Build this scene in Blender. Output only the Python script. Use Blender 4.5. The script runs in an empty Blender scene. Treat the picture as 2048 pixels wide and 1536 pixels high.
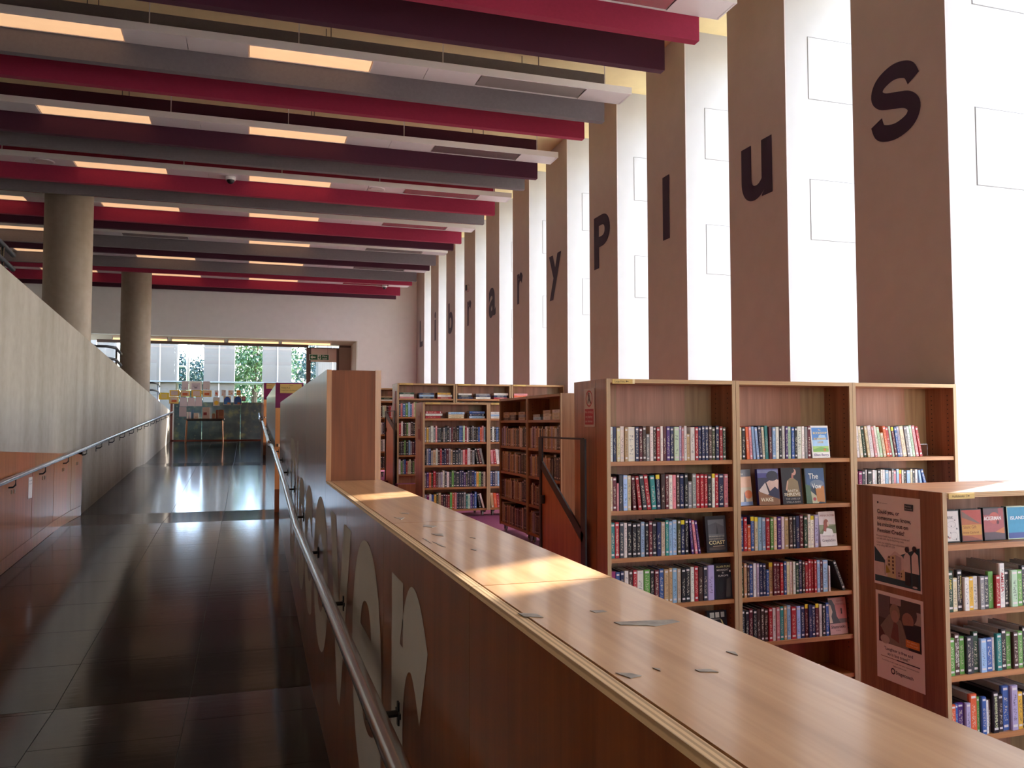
import bpy, bmesh, math, random
from mathutils import Vector, Matrix
random.seed(7)
S = bpy.context.scene
COL = S.collection
EYE = 1.75            # every length below is measured from the eye; the whole scene is lifted by EYE at the end

# ------------------------------------------------------------------ camera, sky, sun, exposure
yaw, pitch, roll, FPX = 0.307112, 0.0481142, -0.00156469, 1658.287
fw = Vector((math.sin(yaw)*math.cos(pitch), math.cos(yaw)*math.cos(pitch), math.sin(pitch)))
ri = Vector((math.cos(yaw), -math.sin(yaw), 0)); up = ri.cross(fw)
ri, up = math.cos(roll)*ri+math.sin(roll)*up, -math.sin(roll)*ri+math.cos(roll)*up
cam = bpy.data.cameras.new('camera'); camo = bpy.data.objects.new('camera', cam); COL.objects.link(camo)
cam.sensor_width = 36; cam.lens = FPX/2048*36; cam.clip_start = .05; cam.clip_end = 400
camo.matrix_world = Matrix(((ri.x, up.x, -fw.x, 0), (ri.y, up.y, -fw.y, 0), (ri.z, up.z, -fw.z, 0), (0, 0, 0, 1)))
S.camera = camo

SUN_AZ = Vector((1, .55, 0)).normalized(); SUN_EL = math.radians(36.6)
W = bpy.data.worlds.new('sky'); S.world = W; W.use_nodes = True
nt = W.node_tree; bg = nt.nodes['Background']
sky = nt.nodes.new('ShaderNodeTexSky'); sky.sky_type = 'NISHITA'; sky.sun_disc = False
sky.sun_elevation = SUN_EL; sky.sun_rotation = math.atan2(SUN_AZ.x, SUN_AZ.y)
sky.air_density = 1.0; sky.dust_density = 1.5; sky.ozone_density = 1.5
nt.links.new(sky.outputs[0], bg.inputs[0]); bg.inputs[1].default_value = 0.8
sl = bpy.data.lights.new('sun', 'SUN'); sl.energy = 7; sl.angle = math.radians(.6); sl.color = (1, .98, .93)
so = bpy.data.objects.new('sun', sl); COL.objects.link(so)
so.rotation_euler = ((SUN_AZ*math.cos(SUN_EL)+Vector((0, 0, math.sin(SUN_EL))))*-1).to_track_quat('-Z', 'Y').to_euler()
so.location = (20, 10, 15)
S.view_settings.view_transform = 'Standard'; S.view_settings.look = 'None'
S.view_settings.gamma = 1; S.view_settings.use_curve_mapping = False
S.view_settings.exposure = 2.0
S.cycles.use_denoising = True
S.cycles.max_bounces = 10; S.cycles.diffuse_bounces = 5; S.cycles.glossy_bounces = 4
S.cycles.transparent_max_bounces = 12; S.cycles.sample_clamp_indirect = 8
S.cycles.caustics_reflective = False; S.cycles.caustics_refractive = False

# ------------------------------------------------------------------ materials
def lin(h):
    h = h.lstrip('#'); v = [int(h[i:i+2], 16)/255 for i in (0, 2, 4)]
    return tuple(x/12.92 if x <= .04045 else ((x+.055)/1.055)**2.4 for x in v)+(1,)
def newmat(name):
    m = bpy.data.materials.new(name); m.use_nodes = True
    n = m.node_tree; return m, n, n.nodes['Principled BSDF']
def node(n, t, **kw):
    x = n.nodes.new(t)
    for k, v in kw.items(): setattr(x, k, v)
    return x
def coords(n, scale, out='Object'):
    tc = node(n, 'ShaderNodeTexCoord'); mp = node(n, 'ShaderNodeMapping'); mp.inputs['Scale'].default_value = scale
    n.links.new(tc.outputs[out], mp.inputs[0]); return mp.outputs[0]
def ramp(n, fac, stops):
    r = node(n, 'ShaderNodeValToRGB'); e = r.color_ramp.elements
    while len(e) < len(stops): e.new(.5)
    for i, (p, c) in enumerate(stops): e[i].position = p; e[i].color = c
    n.links.new(fac, r.inputs[0]); return r.outputs[0]
_pl = {}
def plain(h, rough=.6, var=.06, scale=6, metal=0, spec=.5, emit=0):
    key = (h, rough, var, scale, metal, spec, emit)
    if key in _pl: return _pl[key]
    m, n, b = newmat('paint_'+h.strip('#'))
    c = lin(h); lo = tuple(x*(1-var) for x in c[:3])+(1,); hi = tuple(min(1, x*(1+var)) for x in c[:3])+(1,)
    nz = node(n, 'ShaderNodeTexNoise'); nz.inputs['Scale'].default_value = scale; nz.inputs['Detail'].default_value = 4
    n.links.new(coords(n, (1, 1, 1)), nz.inputs[0])
    n.links.new(ramp(n, nz.outputs[0], [(.3, lo), (.7, hi)]), b.inputs['Base Color'])
    b.inputs['Roughness'].default_value = rough; b.inputs['Metallic'].default_value = metal
    b.inputs['Specular IOR Level'].default_value = spec
    if emit:
        b.inputs['Emission Color'].default_value = c; b.inputs['Emission Strength'].default_value = emit
    _pl[key] = m; return m
def wood(name, a, b_, rough=.35, axis='Z', coat=0., freq=1.0, planks=0):
    m, n, b = newmat(name)
    sc = {'X': (.6, 14, 14), 'Y': (14, .6, 14), 'Z': (14, 14, .6)}[axis]
    nz = node(n, 'ShaderNodeTexNoise'); nz.inputs['Scale'].default_value = 1.6*freq; nz.inputs['Detail'].default_value = 6; nz.inputs['Distortion'].default_value = .6
    n.links.new(coords(n, sc), nz.inputs[0])
    n2 = node(n, 'ShaderNodeTexNoise'); n2.inputs['Scale'].default_value = 7*freq; n2.inputs['Detail'].default_value = 3
    n.links.new(coords(n, tuple(s*1.2 for s in sc)), n2.inputs[0])
    mx = node(n, 'ShaderNodeMath', operation='MULTIPLY_ADD'); mx.inputs[1].default_value = .35
    n.links.new(n2.outputs[0], mx.inputs[0]); n.links.new(nz.outputs[0], mx.inputs[2])
    col = ramp(n, mx.outputs[0], [(.45, lin(b_)), (.85, lin(a))])
    if planks:                                      # veneer leaves of slightly different tone
        v = node(n, 'ShaderNodeTexVoronoi'); v.inputs['Scale'].default_value = planks
        n.links.new(coords(n, {'Z': (1, 1, 0), 'X': (0, 1, 1), 'Y': (1, 0, 1)}[axis]), v.inputs[0])
        mm = node(n, 'ShaderNodeMixRGB', blend_type='MULTIPLY'); mm.inputs[0].default_value = .22
        n.links.new(col, mm.inputs[1]); n.links.new(v.outputs['Color'], mm.inputs[2]); col = mm.outputs[0]
    n.links.new(col, b.inputs['Base Color'])
    b.inputs['Roughness'].default_value = rough; b.inputs['Coat Weight'].default_value = coat; b.inputs['Coat Roughness'].default_value = .12
    return m
def ply(name, a, b_, axis='Z'):                     # laminated plywood edge: thin light and dark layers
    m, n, b = newmat(name)
    w = node(n, 'ShaderNodeTexWave'); w.inputs['Scale'].default_value = 40; w.inputs['Distortion'].default_value = .4; w.bands_direction = axis
    n.links.new(coords(n, (1, 1, 1)), w.inputs[0])
    n.links.new(ramp(n, w.outputs[1], [(.25, lin(b_)), (.6, lin(a))]), b.inputs['Base Color']); b.inputs['Roughness'].default_value = .5
    return m
def concrete(name, a, b_):
    m, n, b = newmat(name)
    n1 = node(n, 'ShaderNodeTexNoise'); n1.inputs['Scale'].default_value = 1.1; n1.inputs['Detail'].default_value = 5
    n.links.new(coords(n, (2.2, 2.2, .35)), n1.inputs[0])
    n2 = node(n, 'ShaderNodeTexNoise'); n2.inputs['Scale'].default_value = 9; n2.inputs['Detail'].default_value = 6
    n.links.new(coords(n, (1, 1, 1)), n2.inputs[0])
    mx = node(n, 'ShaderNodeMath', operation='MULTIPLY_ADD'); mx.inputs[1].default_value = .35
    n.links.new(n2.outputs[0], mx.inputs[0]); n.links.new(n1.outputs[0], mx.inputs[2])
    n.links.new(ramp(n, mx.outputs[0], [(.45, lin(b_)), (.9, lin(a))]), b.inputs['Base Color']); b.inputs['Roughness'].default_value = .75
    bp = node(n, 'ShaderNodeBump'); bp.inputs['Strength'].default_value = .08; n.links.new(n2.outputs[0], bp.inputs['Height']); n.links.new(bp.outputs[0], b.inputs['Normal'])
    return m
def glassmat(name, tint='#f6f6f6', rough=.0):
    m, n, b = newmat(name); n.nodes.remove(b)
    t = node(n, 'ShaderNodeBsdfTransparent'); t.inputs[0].default_value = lin(tint)
    g = node(n, 'ShaderNodeBsdfGlossy'); g.inputs['Roughness'].default_value = rough
    f = node(n, 'ShaderNodeLayerWeight'); f.inputs[0].default_value = .5
    pw = node(n, 'ShaderNodeMath', operation='POWER'); pw.inputs[1].default_value = 5; n.links.new(f.outputs['Facing'], pw.inputs[0])
    ma = node(n, 'ShaderNodeMath', operation='MULTIPLY_ADD'); ma.inputs[1].default_value = .9; ma.inputs[2].default_value = .04; n.links.new(pw.outputs[0], ma.inputs[0])
    mx = node(n, 'ShaderNodeMixShader'); n.links.new(ma.outputs[0], mx.inputs[0]); n.links.new(t.outputs[0], mx.inputs[1]); n.links.new(g.outputs[0], mx.inputs[2])
    n.links.new(mx.outputs[0], n.nodes['Material Output'].inputs[0]); return m
M = dict(
    side=wood('wood_side', '#ab7556', '#85543a', .38, 'Z', .15),
    sideq=wood('wood_panel', '#ab7556', '#85543a', .38, 'Z', .15, planks=2.2),
    back=wood('wood_back', '#bb8a66', '#9a6a4a', .42, 'Z', .1, planks=3.2),
    shelf=wood('wood_shelf', '#c08552', '#9a6238', .4, 'X', .1),
    shelfy=wood('wood_shelf_cross', '#c08552', '#9a6238', .4, 'Y', .1),
    edge=ply('ply_edge', '#c0a078', '#a8865f', 'X'),
    edgeh=ply('ply_edge_level', '#c7a172', '#ab8455', 'Z'),
    top=wood('wood_counter_top', '#c69a6e', '#a97c50', .3, 'Y', .4),
    lip=ply('wood_counter_lip', '#cfae84', '#a3845e', 'X'),
    face=wood('wood_counter_face', '#9a5a2a', '#7a4019', .28, 'Z', .45, planks=1.1),
    block=wood('wood_block_end', '#8a4a20', '#6e3814', .6, 'Z', .0),
    blocklip=wood('wood_block_lipping', '#c28246', '#a26530', .35, 'Z', .25),
    orange=wood('end_panel_sunlit', '#f5b070', '#ee9c55', .4, 'Z', .2),  # bright orange stands in for sunlight on the ramp end panels
    brownw=wood('wood_brown', '#9a5429', '#824320', .35, 'Z', .2),
    door=wood('wood_balustrade', '#b47349', '#965a37', .4, 'Z', .15),
    cup=wood('wood_cupboard', '#b57345', '#96582f', .35, 'Z', .25, planks=1.5),
    conc=concrete('concrete', '#a1978b', '#837a6c'),
    colm=concrete('concrete_column', '#a8998a', '#8b7c6c'),
    white=plain('#b2b1b0', .7, .02), brown=plain('#c0b4b1', .75, .03), plum=plain('#2e1436', .6, .03),
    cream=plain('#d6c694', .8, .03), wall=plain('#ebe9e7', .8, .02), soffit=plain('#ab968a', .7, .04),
    red=plain('#92203f', .9, .05, 30), dark=plain('#43162b', .9, .05, 30), grey=plain('#6e6769', .9, .05, 30),
    lum=plain('#d8d4d2', .45, .02), wire=plain('#50484a', .5, .02, metal=.6),
    steel=plain('#b9bcc0', .22, .03, 20, metal=1), black=plain('#1c1c20', .45, .05), iron=plain('#2a2b30', .5, .08),
    carpet=plain('#741a42', .95, .18, 90), magenta=plain('#7d1352', .6, .04), ysign=plain('#d9b76a', .6, .04),
    paper=plain('#efe6e2', .7, .02), wframe=plain('#5d4a44', .5, .04), sill=plain('#7d3a2e', .5, .05),
    glass=glassmat('window_glass'), plate=plain('#c9c2bd', .5, .03), lwhite=plain('#e9e6e2', .5, .02),
    rubber=plain('#8d8a88', .4, .05), pavement=plain('#b9b1a4', .9, .1, 3), screw=plain('#8f7a66', .3, .05, metal=.7),
    vinyl=plain('#b5aea4', .55, .03), gap=plain('#6f6b68', .6, .02), grass=plain('#5d7350', .95, .3, 8))
def floor_mat():
    m, n, b = newmat('polished_stone')
    nz = node(n, 'ShaderNodeTexNoise'); nz.inputs['Scale'].default_value = 60; nz.inputs['Detail'].default_value = 5
    n.links.new(coords(n, (1, 1, 1)), nz.inputs[0])
    oi = node(n, 'ShaderNodeObjectInfo'); ad = node(n, 'ShaderNodeMath', operation='MULTIPLY_ADD'); ad.inputs[1].default_value = .25
    n.links.new(oi.outputs['Random'], ad.inputs[0]); n.links.new(nz.outputs[0], ad.inputs[2])
    n.links.new(ramp(n, ad.outputs[0], [(.35, lin('#131211')), (.95, lin('#24211f'))]), b.inputs['Base Color'])
    b.inputs['Roughness'].default_value = .12; b.inputs['Specular IOR Level'].default_value = .3
    n2 = node(n, 'ShaderNodeTexNoise'); n2.inputs['Scale'].default_value = 3.5
    n.links.new(coords(n, (1, 6, 1)), n2.inputs[0])
    bp = node(n, 'ShaderNodeBump'); bp.inputs['Strength'].default_value = .02; bp.inputs['Distance'].default_value = .02
    n.links.new(n2.outputs[0], bp.inputs['Height']); n.links.new(bp.outputs[0], b.inputs['Normal'])
    return m
M['tile'] = floor_mat(); M['joint'] = plain('#3a3532', .5, .1)
def emis(name, h, s):
    m, n, b = newmat(name); b.inputs['Base Color'].default_value = lin(h)
    nz = node(n, 'ShaderNodeTexNoise'); nz.inputs['Scale'].default_value = 4; n.links.new(coords(n, (1, 3, 1)), nz.inputs[0])
    n.links.new(ramp(n, nz.outputs[0], [(.3, tuple(x*.88 for x in lin(h)[:3])+(1,)), (.7, lin(h))]), b.inputs['Emission Color'])
    b.inputs['Emission Strength'].default_value = s; b.inputs['Roughness'].default_value = .3; return m
M['lit'] = emis('lit_diffuser', '#ffcd9c', .215); M['tube'] = emis('lit_tube', '#ffbf88', .5)
M['diff'] = plain('#efe6dd', .03, .02, metal=.85)
def spine_mat(name, attr=False):                    # printed book cloth: colour per book, scribbled title and stickers on the spine
    m, n, b = newmat(name); L = n.links.new
    if attr:
        at = node(n, 'ShaderNodeAttribute', attribute_name='Col'); colr = at.outputs['Color']; rnd = at.outputs['Alpha']
    else:
        oi = node(n, 'ShaderNodeObjectInfo'); colr = oi.outputs['Color']; rnd = oi.outputs['Random']
    uv = node(n, 'ShaderNodeUVMap', uv_map='UVMap'); sp = node(n, 'ShaderNodeSeparateXYZ'); L(uv.outputs[0], sp.inputs[0])
    def mth(op, a, c=None, d=None):
        x = node(n, 'ShaderNodeMath', operation=op)
        for i, v in enumerate((a, c, d)):
            if v is None: continue
            if isinstance(v, (int, float)): x.inputs[i].default_value = v
            else: L(v, x.inputs[i])
        return x.outputs[0]
    u, v = sp.outputs[0], sp.outputs[1]
    du = mth('ABSOLUTE', mth('SUBTRACT', u, .5))
    cmb = node(n, 'ShaderNodeCombineXYZ'); L(mth('MULTIPLY', u, 3.2), cmb.inputs[0]); L(mth('MULTIPLY', v, 26), cmb.inputs[1]); L(mth('MULTIPLY', rnd, 77), cmb.inputs[2])
    nz = node(n, 'ShaderNodeTexNoise'); nz.inputs['Scale'].default_value = 1.3; nz.inputs['Detail'].default_value = 2; L(cmb.outputs[0], nz.inputs[0])
    txt = mth('GREATER_THAN', nz.outputs[0], .545)
    top = mth('MULTIPLY_ADD', rnd, .22, .66)
    msk = mth('MULTIPLY', mth('LESS_THAN', du, .24), mth('MULTIPLY', mth('GREATER_THAN', v, .2), mth('LESS_THAN', v, top)))
    txt = mth('MULTIPLY', mth('MULTIPLY', txt, msk), .62)
    bw = node(n, 'ShaderNodeRGBToBW'); L(colr, bw.inputs[0]); dk = mth('LESS_THAN', bw.outputs[0], .32)
    ink = node(n, 'ShaderNodeMixRGB'); L(dk, ink.inputs[0]); ink.inputs[1].default_value = lin('#3a3a48'); ink.inputs[2].default_value = lin('#e2d9c0')
    mx = node(n, 'ShaderNodeMixRGB'); L(txt, mx.inputs[0]); L(colr, mx.inputs[1]); L(ink.outputs[0], mx.inputs[2])
    st = mth('MULTIPLY', mth('LESS_THAN', du, .3), mth('MULTIPLY', mth('GREATER_THAN', v, .07), mth('LESS_THAN', v, .125)))
    st2 = mth('MULTIPLY', mth('LESS_THAN', du, .3), mth('MULTIPLY', mth('GREATER_THAN', v, .9), mth('LESS_THAN', v, .955)))
    st = mth('MULTIPLY', mth('MAXIMUM', st, st2), mth('GREATER_THAN', rnd, .12))
    m2 = node(n, 'ShaderNodeMixRGB'); L(st, m2.inputs[0]); L(mx.outputs[0], m2.inputs[1]); m2.inputs[2].default_value = lin('#dcd6d2')
    last = m2.outputs[0]
    if not attr:
        ay = node(n, 'ShaderNodeAttribute', attribute_name='yellow_label', attribute_type='OBJECT')
        ym = mth('MULTIPLY', ay.outputs['Fac'], mth('MULTIPLY', mth('GREATER_THAN', v, .875), mth('LESS_THAN', v, 1.01)))
        m3 = node(n, 'ShaderNodeMixRGB'); L(ym, m3.inputs[0]); L(last, m3.inputs[1]); m3.inputs[2].default_value = lin('#e8d232'); last = m3.outputs[0]
    L(last, b.inputs['Base Color']); b.inputs['Roughness'].default_value = .38
    return m
M['spine'] = spine_mat('book_cover'); M['spine_far'] = spine_mat('book_cover_far', True)
M['pages'] = plain('#c9bda8', .9, .1, 120)
M['case_clear'] = plain('#b9b2aa', .25, .05); M['case_black'] = plain('#17171b', .3, .05)

# ------------------------------------------------------------------ helpers
def unit_loc(parent):
    v = Vector((0, 0, 0))
    while parent is not None: v += parent.location; parent = parent.parent
    return v
class B:
    """collects shapes in eye coordinates; build() links them as ONE mesh object"""
    def __init__(s): s.v = []; s.f = []; s.m = []; s.uv = {}
    def add(s, vs, fs, mi=0):
        o = len(s.v); s.v += [tuple(x) for x in vs]; s.f += [tuple(i+o for i in q) for q in fs]; s.m += [mi]*len(fs); return s
    def box(s, x0, x1, y0, y1, z0, z1, mi=0):
        return s.add([(x, y, z) for x in (x0, x1) for y in (y0, y1) for z in (z0, z1)],
                     [(0, 1, 3, 2), (4, 6, 7, 5), (0, 4, 5, 1), (2, 3, 7, 6), (0, 2, 6, 4), (1, 5, 7, 3)], mi)
    def hexa(s, p, mi=0):      # 8 points: bottom loop of 4, top loop of 4
        return s.add(p, [(3, 2, 1, 0), (4, 5, 6, 7), (0, 1, 5, 4), (1, 2, 6, 5), (2, 3, 7, 6), (3, 0, 4, 7)], mi)
    def prism(s, pts, ext, mi=0):    # planar polygon (3d points) swept by vector ext
        n = len(pts); e = Vector(ext); q = [Vector(p) for p in pts]
        vs = q+[p+e for p in q]
        return s.add(vs, [tuple(range(n-1, -1, -1)), tuple(range(n, 2*n))]+[(i, (i+1) % n, n+(i+1) % n, n+i) for i in range(n)], mi)
    def cyl(s, c, r, z0, z1, n=24, r2=None, mi=0):
        r2 = r if r2 is None else r2
        vs = [(c[0]+r*math.cos(2*math.pi*i/n), c[1]+r*math.sin(2*math.pi*i/n), z0) for i in range(n)]
        vs += [(c[0]+r2*math.cos(2*math.pi*i/n), c[1]+r2*math.sin(2*math.pi*i/n), z1) for i in range(n)]
        return s.add(vs, [tuple(range(n-1, -1, -1)), tuple(range(n, 2*n))]+[(i, (i+1) % n, n+(i+1) % n, n+i) for i in range(n)], mi)
    def tube(s, path, r, n=10, mi=0):
        P = [Vector(p) for p in path]; rings = []
        for i, p in enumerate(P):
            d = (P[min(i+1, len(P)-1)]-P[max(i-1, 0)]).normalized()
            a = d.cross(Vector((0, 0, 1)))
            if a.length < .02: a = d.cross(Vector((1, 0, 0)))
            a.normalize(); b = d.cross(a)
            rings.append([p+a*r*math.cos(2*math.pi*k/n)+b*r*math.sin(2*math.pi*k/n) for k in range(n)])
        vs = [q for g in rings for q in g]; m = len(P)
        fs = [(i*n+k, i*n+(k+1) % n, (i+1)*n+(k+1) % n, (i+1)*n+k) for i in range(m-1) for k in range(n)]
        return s.add(vs, fs+[tuple(range(n-1, -1, -1)), tuple((m-1)*n+k for k in range(n))], mi)
    def build(s, name, mats, parent=None, smooth=False, **props):
        mats = mats if isinstance(mats, (list, tuple)) else [mats]
        if parent is not None: org = unit_loc(parent)
        else:
            xs, ys, zs = zip(*s.v); org = Vector(((min(xs)+max(xs))/2, (min(ys)+max(ys))/2, min(zs)))
        me = bpy.data.meshes.new(name)
        me.from_pydata([tuple(Vector(v)-org) for v in s.v], [], s.f)
        for m in mats: me.materials.append(m)
        me.polygons.foreach_set('material_index', s.m)
        if smooth: me.polygons.foreach_set('use_smooth', [len(f) < 6 for f in s.f])
        bm = bmesh.new(); bm.from_mesh(me); bmesh.ops.recalc_face_normals(bm, faces=bm.faces); bm.to_mesh(me); bm.free()
        o = bpy.data.objects.new(name, me); COL.objects.link(o)
        if parent is not None: o.parent = parent
        else: o.location = org
        for k, v in props.items(): o[k] = v
        return o
def tag(o, label=None, cat=None, group=None, kind=None):
    if label: o['label'] = label
    if cat: o['category'] = cat
    if group: o['group'] = group
    if kind: o['kind'] = kind
    return o
def thing(name, label, cat, loc, group=None, kind=None):
    o = bpy.data.objects.new(name, None); COL.objects.link(o); o.location = loc; o.empty_display_size = .1
    return tag(o, label, cat, group, kind)
def struct(o, label, cat='structure'): return tag(o, label, cat, None, 'structure')

_tc = {}
def glyphs(txt, bold=0., res=3):
    k = (txt, bold, res)
    if k in _tc: return _tc[k]
    cu = bpy.data.curves.new('glyph', 'FONT'); cu.body = txt; cu.size = 1; cu.offset = bold; cu.resolution_u = res; cu.fill_mode = 'FRONT'
    ob = bpy.data.objects.new('glyph', cu); me = bpy.data.meshes.new_from_object(ob)
    vs = [tuple(v.co)[:2] for v in me.vertices]; fs = [tuple(p.vertices) for p in me.polygons]
    bpy.data.objects.remove(ob); bpy.data.curves.remove(cu); bpy.data.meshes.remove(me)
    _tc[k] = (vs, fs); return vs, fs
def lay_text(b, txt, O, U, V, bbox=None, at=None, height=None, bold=0., mi=0, width=None):
    """writes txt in the plane O + u U + v V, stretched into bbox (u0,u1,v0,v1) or placed at (u,v) with a line height"""
    vs, fs = glyphs(txt, bold)
    if not vs: return
    xs = [v[0] for v in vs]; ys = [v[1] for v in vs]
    if bbox:
        u0, u1, v0, v1 = bbox
        P = [(u0+(x-min(xs))/(max(xs)-min(xs))*(u1-u0), v0+(y-min(ys))/(max(ys)-min(ys))*(v1-v0)) for x, y in vs]
    else:
        sx = height if width is None else width/(max(xs)-min(xs))
        P = [(at[0]+(x-min(xs))*sx, at[1]+y*height) for x, y in vs]
    b.add([Vector(O)+Vector(U)*p+Vector(V)*q for p, q in P], fs, mi)
def art(parent, name, O, U, V, w, h, items, step=.0004, text_name=None, first=.0006, split=False):
    """flat print on a w x h sheet: rectangles, ellipses, polygons and words in 0..1 sheet coordinates"""
    O = Vector(O); U = Vector(U).normalized(); V = Vector(V).normalized(); N = U.cross(V)
    b, t = B(), B(); bm_, tm_ = [], []
    def slot(lst, hx):
        m = plain(hx, .55, .05, 40)
        if m not in lst: lst.append(m)
        return lst.index(m)
    for i, it in enumerate(items):
        if split and (b.v or t.v):
            if b.v: b.build('printed_shape', bm_, parent)
            if t.v: t.build('text_line', tm_, parent)
            b, t = B(), B(); bm_, tm_ = [], []
        o = O+N*(first+step*i)
        pt = lambda x, y: o+U*(x*w)+V*(y*h)
        if it[0] == 'r': pts = [(it[1], it[2]), (it[3], it[2]), (it[3], it[4]), (it[1], it[4])]
        elif it[0] == 'e': pts = [(it[1]+it[3]*math.cos(a*math.pi/8), it[2]+it[4]*math.sin(a*math.pi/8)) for a in range(16)]
        elif it[0] == 'p': pts = it[1]
        elif it[0] == 'o':        # ring
            _, cx, cy, rx, ry, k, hx = it; n = 28; mi = slot(bm_, hx)
            vs = [pt(cx+s*rx*math.cos(2*math.pi*a/n), cy+s*ry*math.sin(2*math.pi*a/n)) for s in (1, k) for a in range(n)]
            b.add(vs, [(a, (a+1) % n, n+(a+1) % n, n+a) for a in range(n)], mi); continue
        elif it[0] == 't':        # words: text, x, y, height (of sheet h), colour, bold, width (of sheet w) or None
            lay_text(t, it[1], o, U, V, at=(it[2]*w, it[3]*h), height=it[4]*h, bold=it[6] if len(it) > 6 else 0, mi=slot(tm_, it[5]), width=it[7]*w if len(it) > 7 and it[7] else None); continue
        b.add([pt(*p) for p in pts], [tuple(range(len(pts)))], slot(bm_, it[-1]))
    if b.v: b.build(name if not split else 'printed_shape', bm_, parent)
    if t.v: t.build(text_name or 'text_line' if split else text_name or 'lettering', tm_, parent)

X3 = Vector((1, 0, 0)); Y3 = Vector((0, 1, 0)); Z3 = Vector((0, 0, 1))

# ------------------------------------------------------------------ levels
XR = 4.8; YB = 24.58; YG = 26.25; ZC = 4.6; XL = -2.18; XC = .385
T0, T1, T2, T3 = -1.75, -1.21, -.885, -.86
RAMP = [(-6, -1.60), (5.3, -1.60), (11.3, -1.235), (12.6, -1.235), (18.5, -.868), (20.0, -.868), (25.9, -.50), (YG+.2, -.50)]
def rz(y):
    for (a, p), (b, q) in zip(RAMP, RAMP[1:]):
        if a <= y <= b: return p+(q-p)*(y-a)/(b-a)
    return RAMP[0][1] if y < -6 else RAMP[-1][1]

# ------------------------------------------------------------------ ramp floor of stone tiles
fl = thing('floor', 'dark polished stone tile ramp rising between concrete wall and wooden counter', 'floor', (-.9, 8, -1.6), kind='structure')
b = B()
for (a, p), (c, q) in zip(RAMP, RAMP[1:]):
    b.hexa([(XL, a, p-.25), (.42, a, p-.25), (.42, c, q-.25), (XL, c, q-.25), (XL, a, p-.006), (.42, a, p-.006), (.42, c, q-.006), (XL, c, q-.006)])
b.box(-8, XL, -6, 5.6, -1.85, -1.606)
b.build('screed', M['joint'], fl)
xs = [XL, -1.33, -.93+.08, -.31+.02, .40]; xs = [XL, -1.36, -.98, -.31, .40]
xs = [XL, -1.02, -.31, .40]
brk = sorted(set([r[0] for r in RAMP[1:-1]]))
for ci in range(3):
    y = -1.2+[.37, .55, 0][ci]; ln = .76
    while y < YG-.05:
        nb = [k for k in brk if y+.05 < k < y+ln-.0001]
        y2 = min(y+ln, nb[0] if nb else 99, YG)
        x0, x1 = xs[ci]+.002, xs[ci+1]-.002; g = .002
        za, zb = rz(y+g), rz(y2-g)
        t = B(); t.hexa([(x0, y+g, za-.012), (x1, y+g, za-.012), (x1, y2-g, zb-.012), (x0, y2-g, zb-.012), (x0, y+g, za), (x1, y+g, za), (x1, y2-g, zb), (x0, y2-g, zb)])
        t.build('tile', M['tile'], fl); y = y2

# carpeted terraces of the library and their steps
def slab(name, x0, x1, y0, y1, z0, z1, m, label, cat='structure'):
    return struct(B().box(x0, x1, y0, y1, z0, z1).build(name, m), label, cat)
slab('floor', .42, 6.4, -6, 5.85, T0-.3, T0, M['carpet'], 'magenta carpet of the lowest library terrace beside the counter', 'floor')
slab('floor', .42, 6.4, 5.85, 12.2, T0-.3, T1, M['carpet'], 'magenta carpet of the middle terrace under the wheeled bookcases', 'floor')
slab('floor', 2.1, 6.4, 12.2, 18.8, T0-.3, T2, M['carpet'], 'magenta carpet of the upper terrace under the far wall bookcases', 'floor')
slab('floor', .42, 2.1, 13.0, 18.8, T0-.3, T2, M['carpet'], 'magenta carpet strip of the upper terrace beside its steps', 'floor')
slab('floor', .42, 6.4, 18.8, YG+.3, T0-.3, T3+.36, M['carpet'], 'magenta carpet of the topmost terrace near the end wall', 'floor')
slab('trim_1', 2.1, XR, 12.17, 12.2, T1, T2, M['door'], 'wood faced riser in front of the upper terrace', 'riser')
for nm, st, lab in (('a', [(4.95, 5.25, -1.57), (5.25, 5.55, -1.39), (5.55, 5.85, T1)], 'carpeted steps between lowest and middle terrace beside the black rail'),
                    ('b', [(12.2, 12.6, -1.05), (12.6, 13.0, T2)], 'carpeted steps between middle and upper terrace')):
    t = thing('terrace_steps', lab, 'steps', (1.3, st[0][0], T0 if nm == 'a' else T1))
    for y0, y1, z in st: B().box(.745, 2.0, y0, y1, (T0 if nm == 'a' else T1), z).build('step', M['carpet'], t)

# ------------------------------------------------------------------ ceiling, outer walls
slab('ceiling', -8.2, XR+1.2, -6.2, YB+.2, ZC, ZC+.25, M['cream'], 'cream painted ceiling above the hanging baffles', 'ceiling')
slab('wall_left', -8.2, -8, -6.2, YG, -2, ZC, M['wall'], 'far left wall beyond the columns', 'wall')
b = B(); b.box(-8.2, 1.9, -6.4, -6.2, -2.1, ZC); b.box(1.9, 6.4, -6.4, -6.2, -2.1, T0+.4); b.box(1.9, 6.4, -6.4, -6.2, 2.4, ZC)
struct(b.build('wall_front', M['wall']), 'wall behind the viewer', 'wall')
w = thing('window_21', 'unseen glazed front added behind the viewer to let in daylight', 'window', (3.2, -6.3, T0+.4), kind='structure')  # invented glazing, added and sized to bring skylight into the room
b = B()
for x in (1.9, 3.3, 4.7, 5.95): b.box(x, x+.05, -6.33, -6.27, T0+.4, 2.4)
b.build('window_frame', M['lwhite'], w)
for x in (1.95, 3.35, 4.75): B().box(x, x+1.35 if x < 4 else 5.95, -6.304, -6.296, T0+.4, 2.4).build('pane', M['glass'], w)
b = B(); b.box(-8, XR+1.6, YB, YB+.25, 2.455, ZC); b.box(3.02, XR+1.6, YB, YB+.25, T0-.3, 2.455); b.box(-8, -4.2, YB, YB+.25, T0-.3, 2.455)
struct(b.build('wall_back', M['wall']), 'pale end wall above the glazed opening', 'wall')
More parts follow.
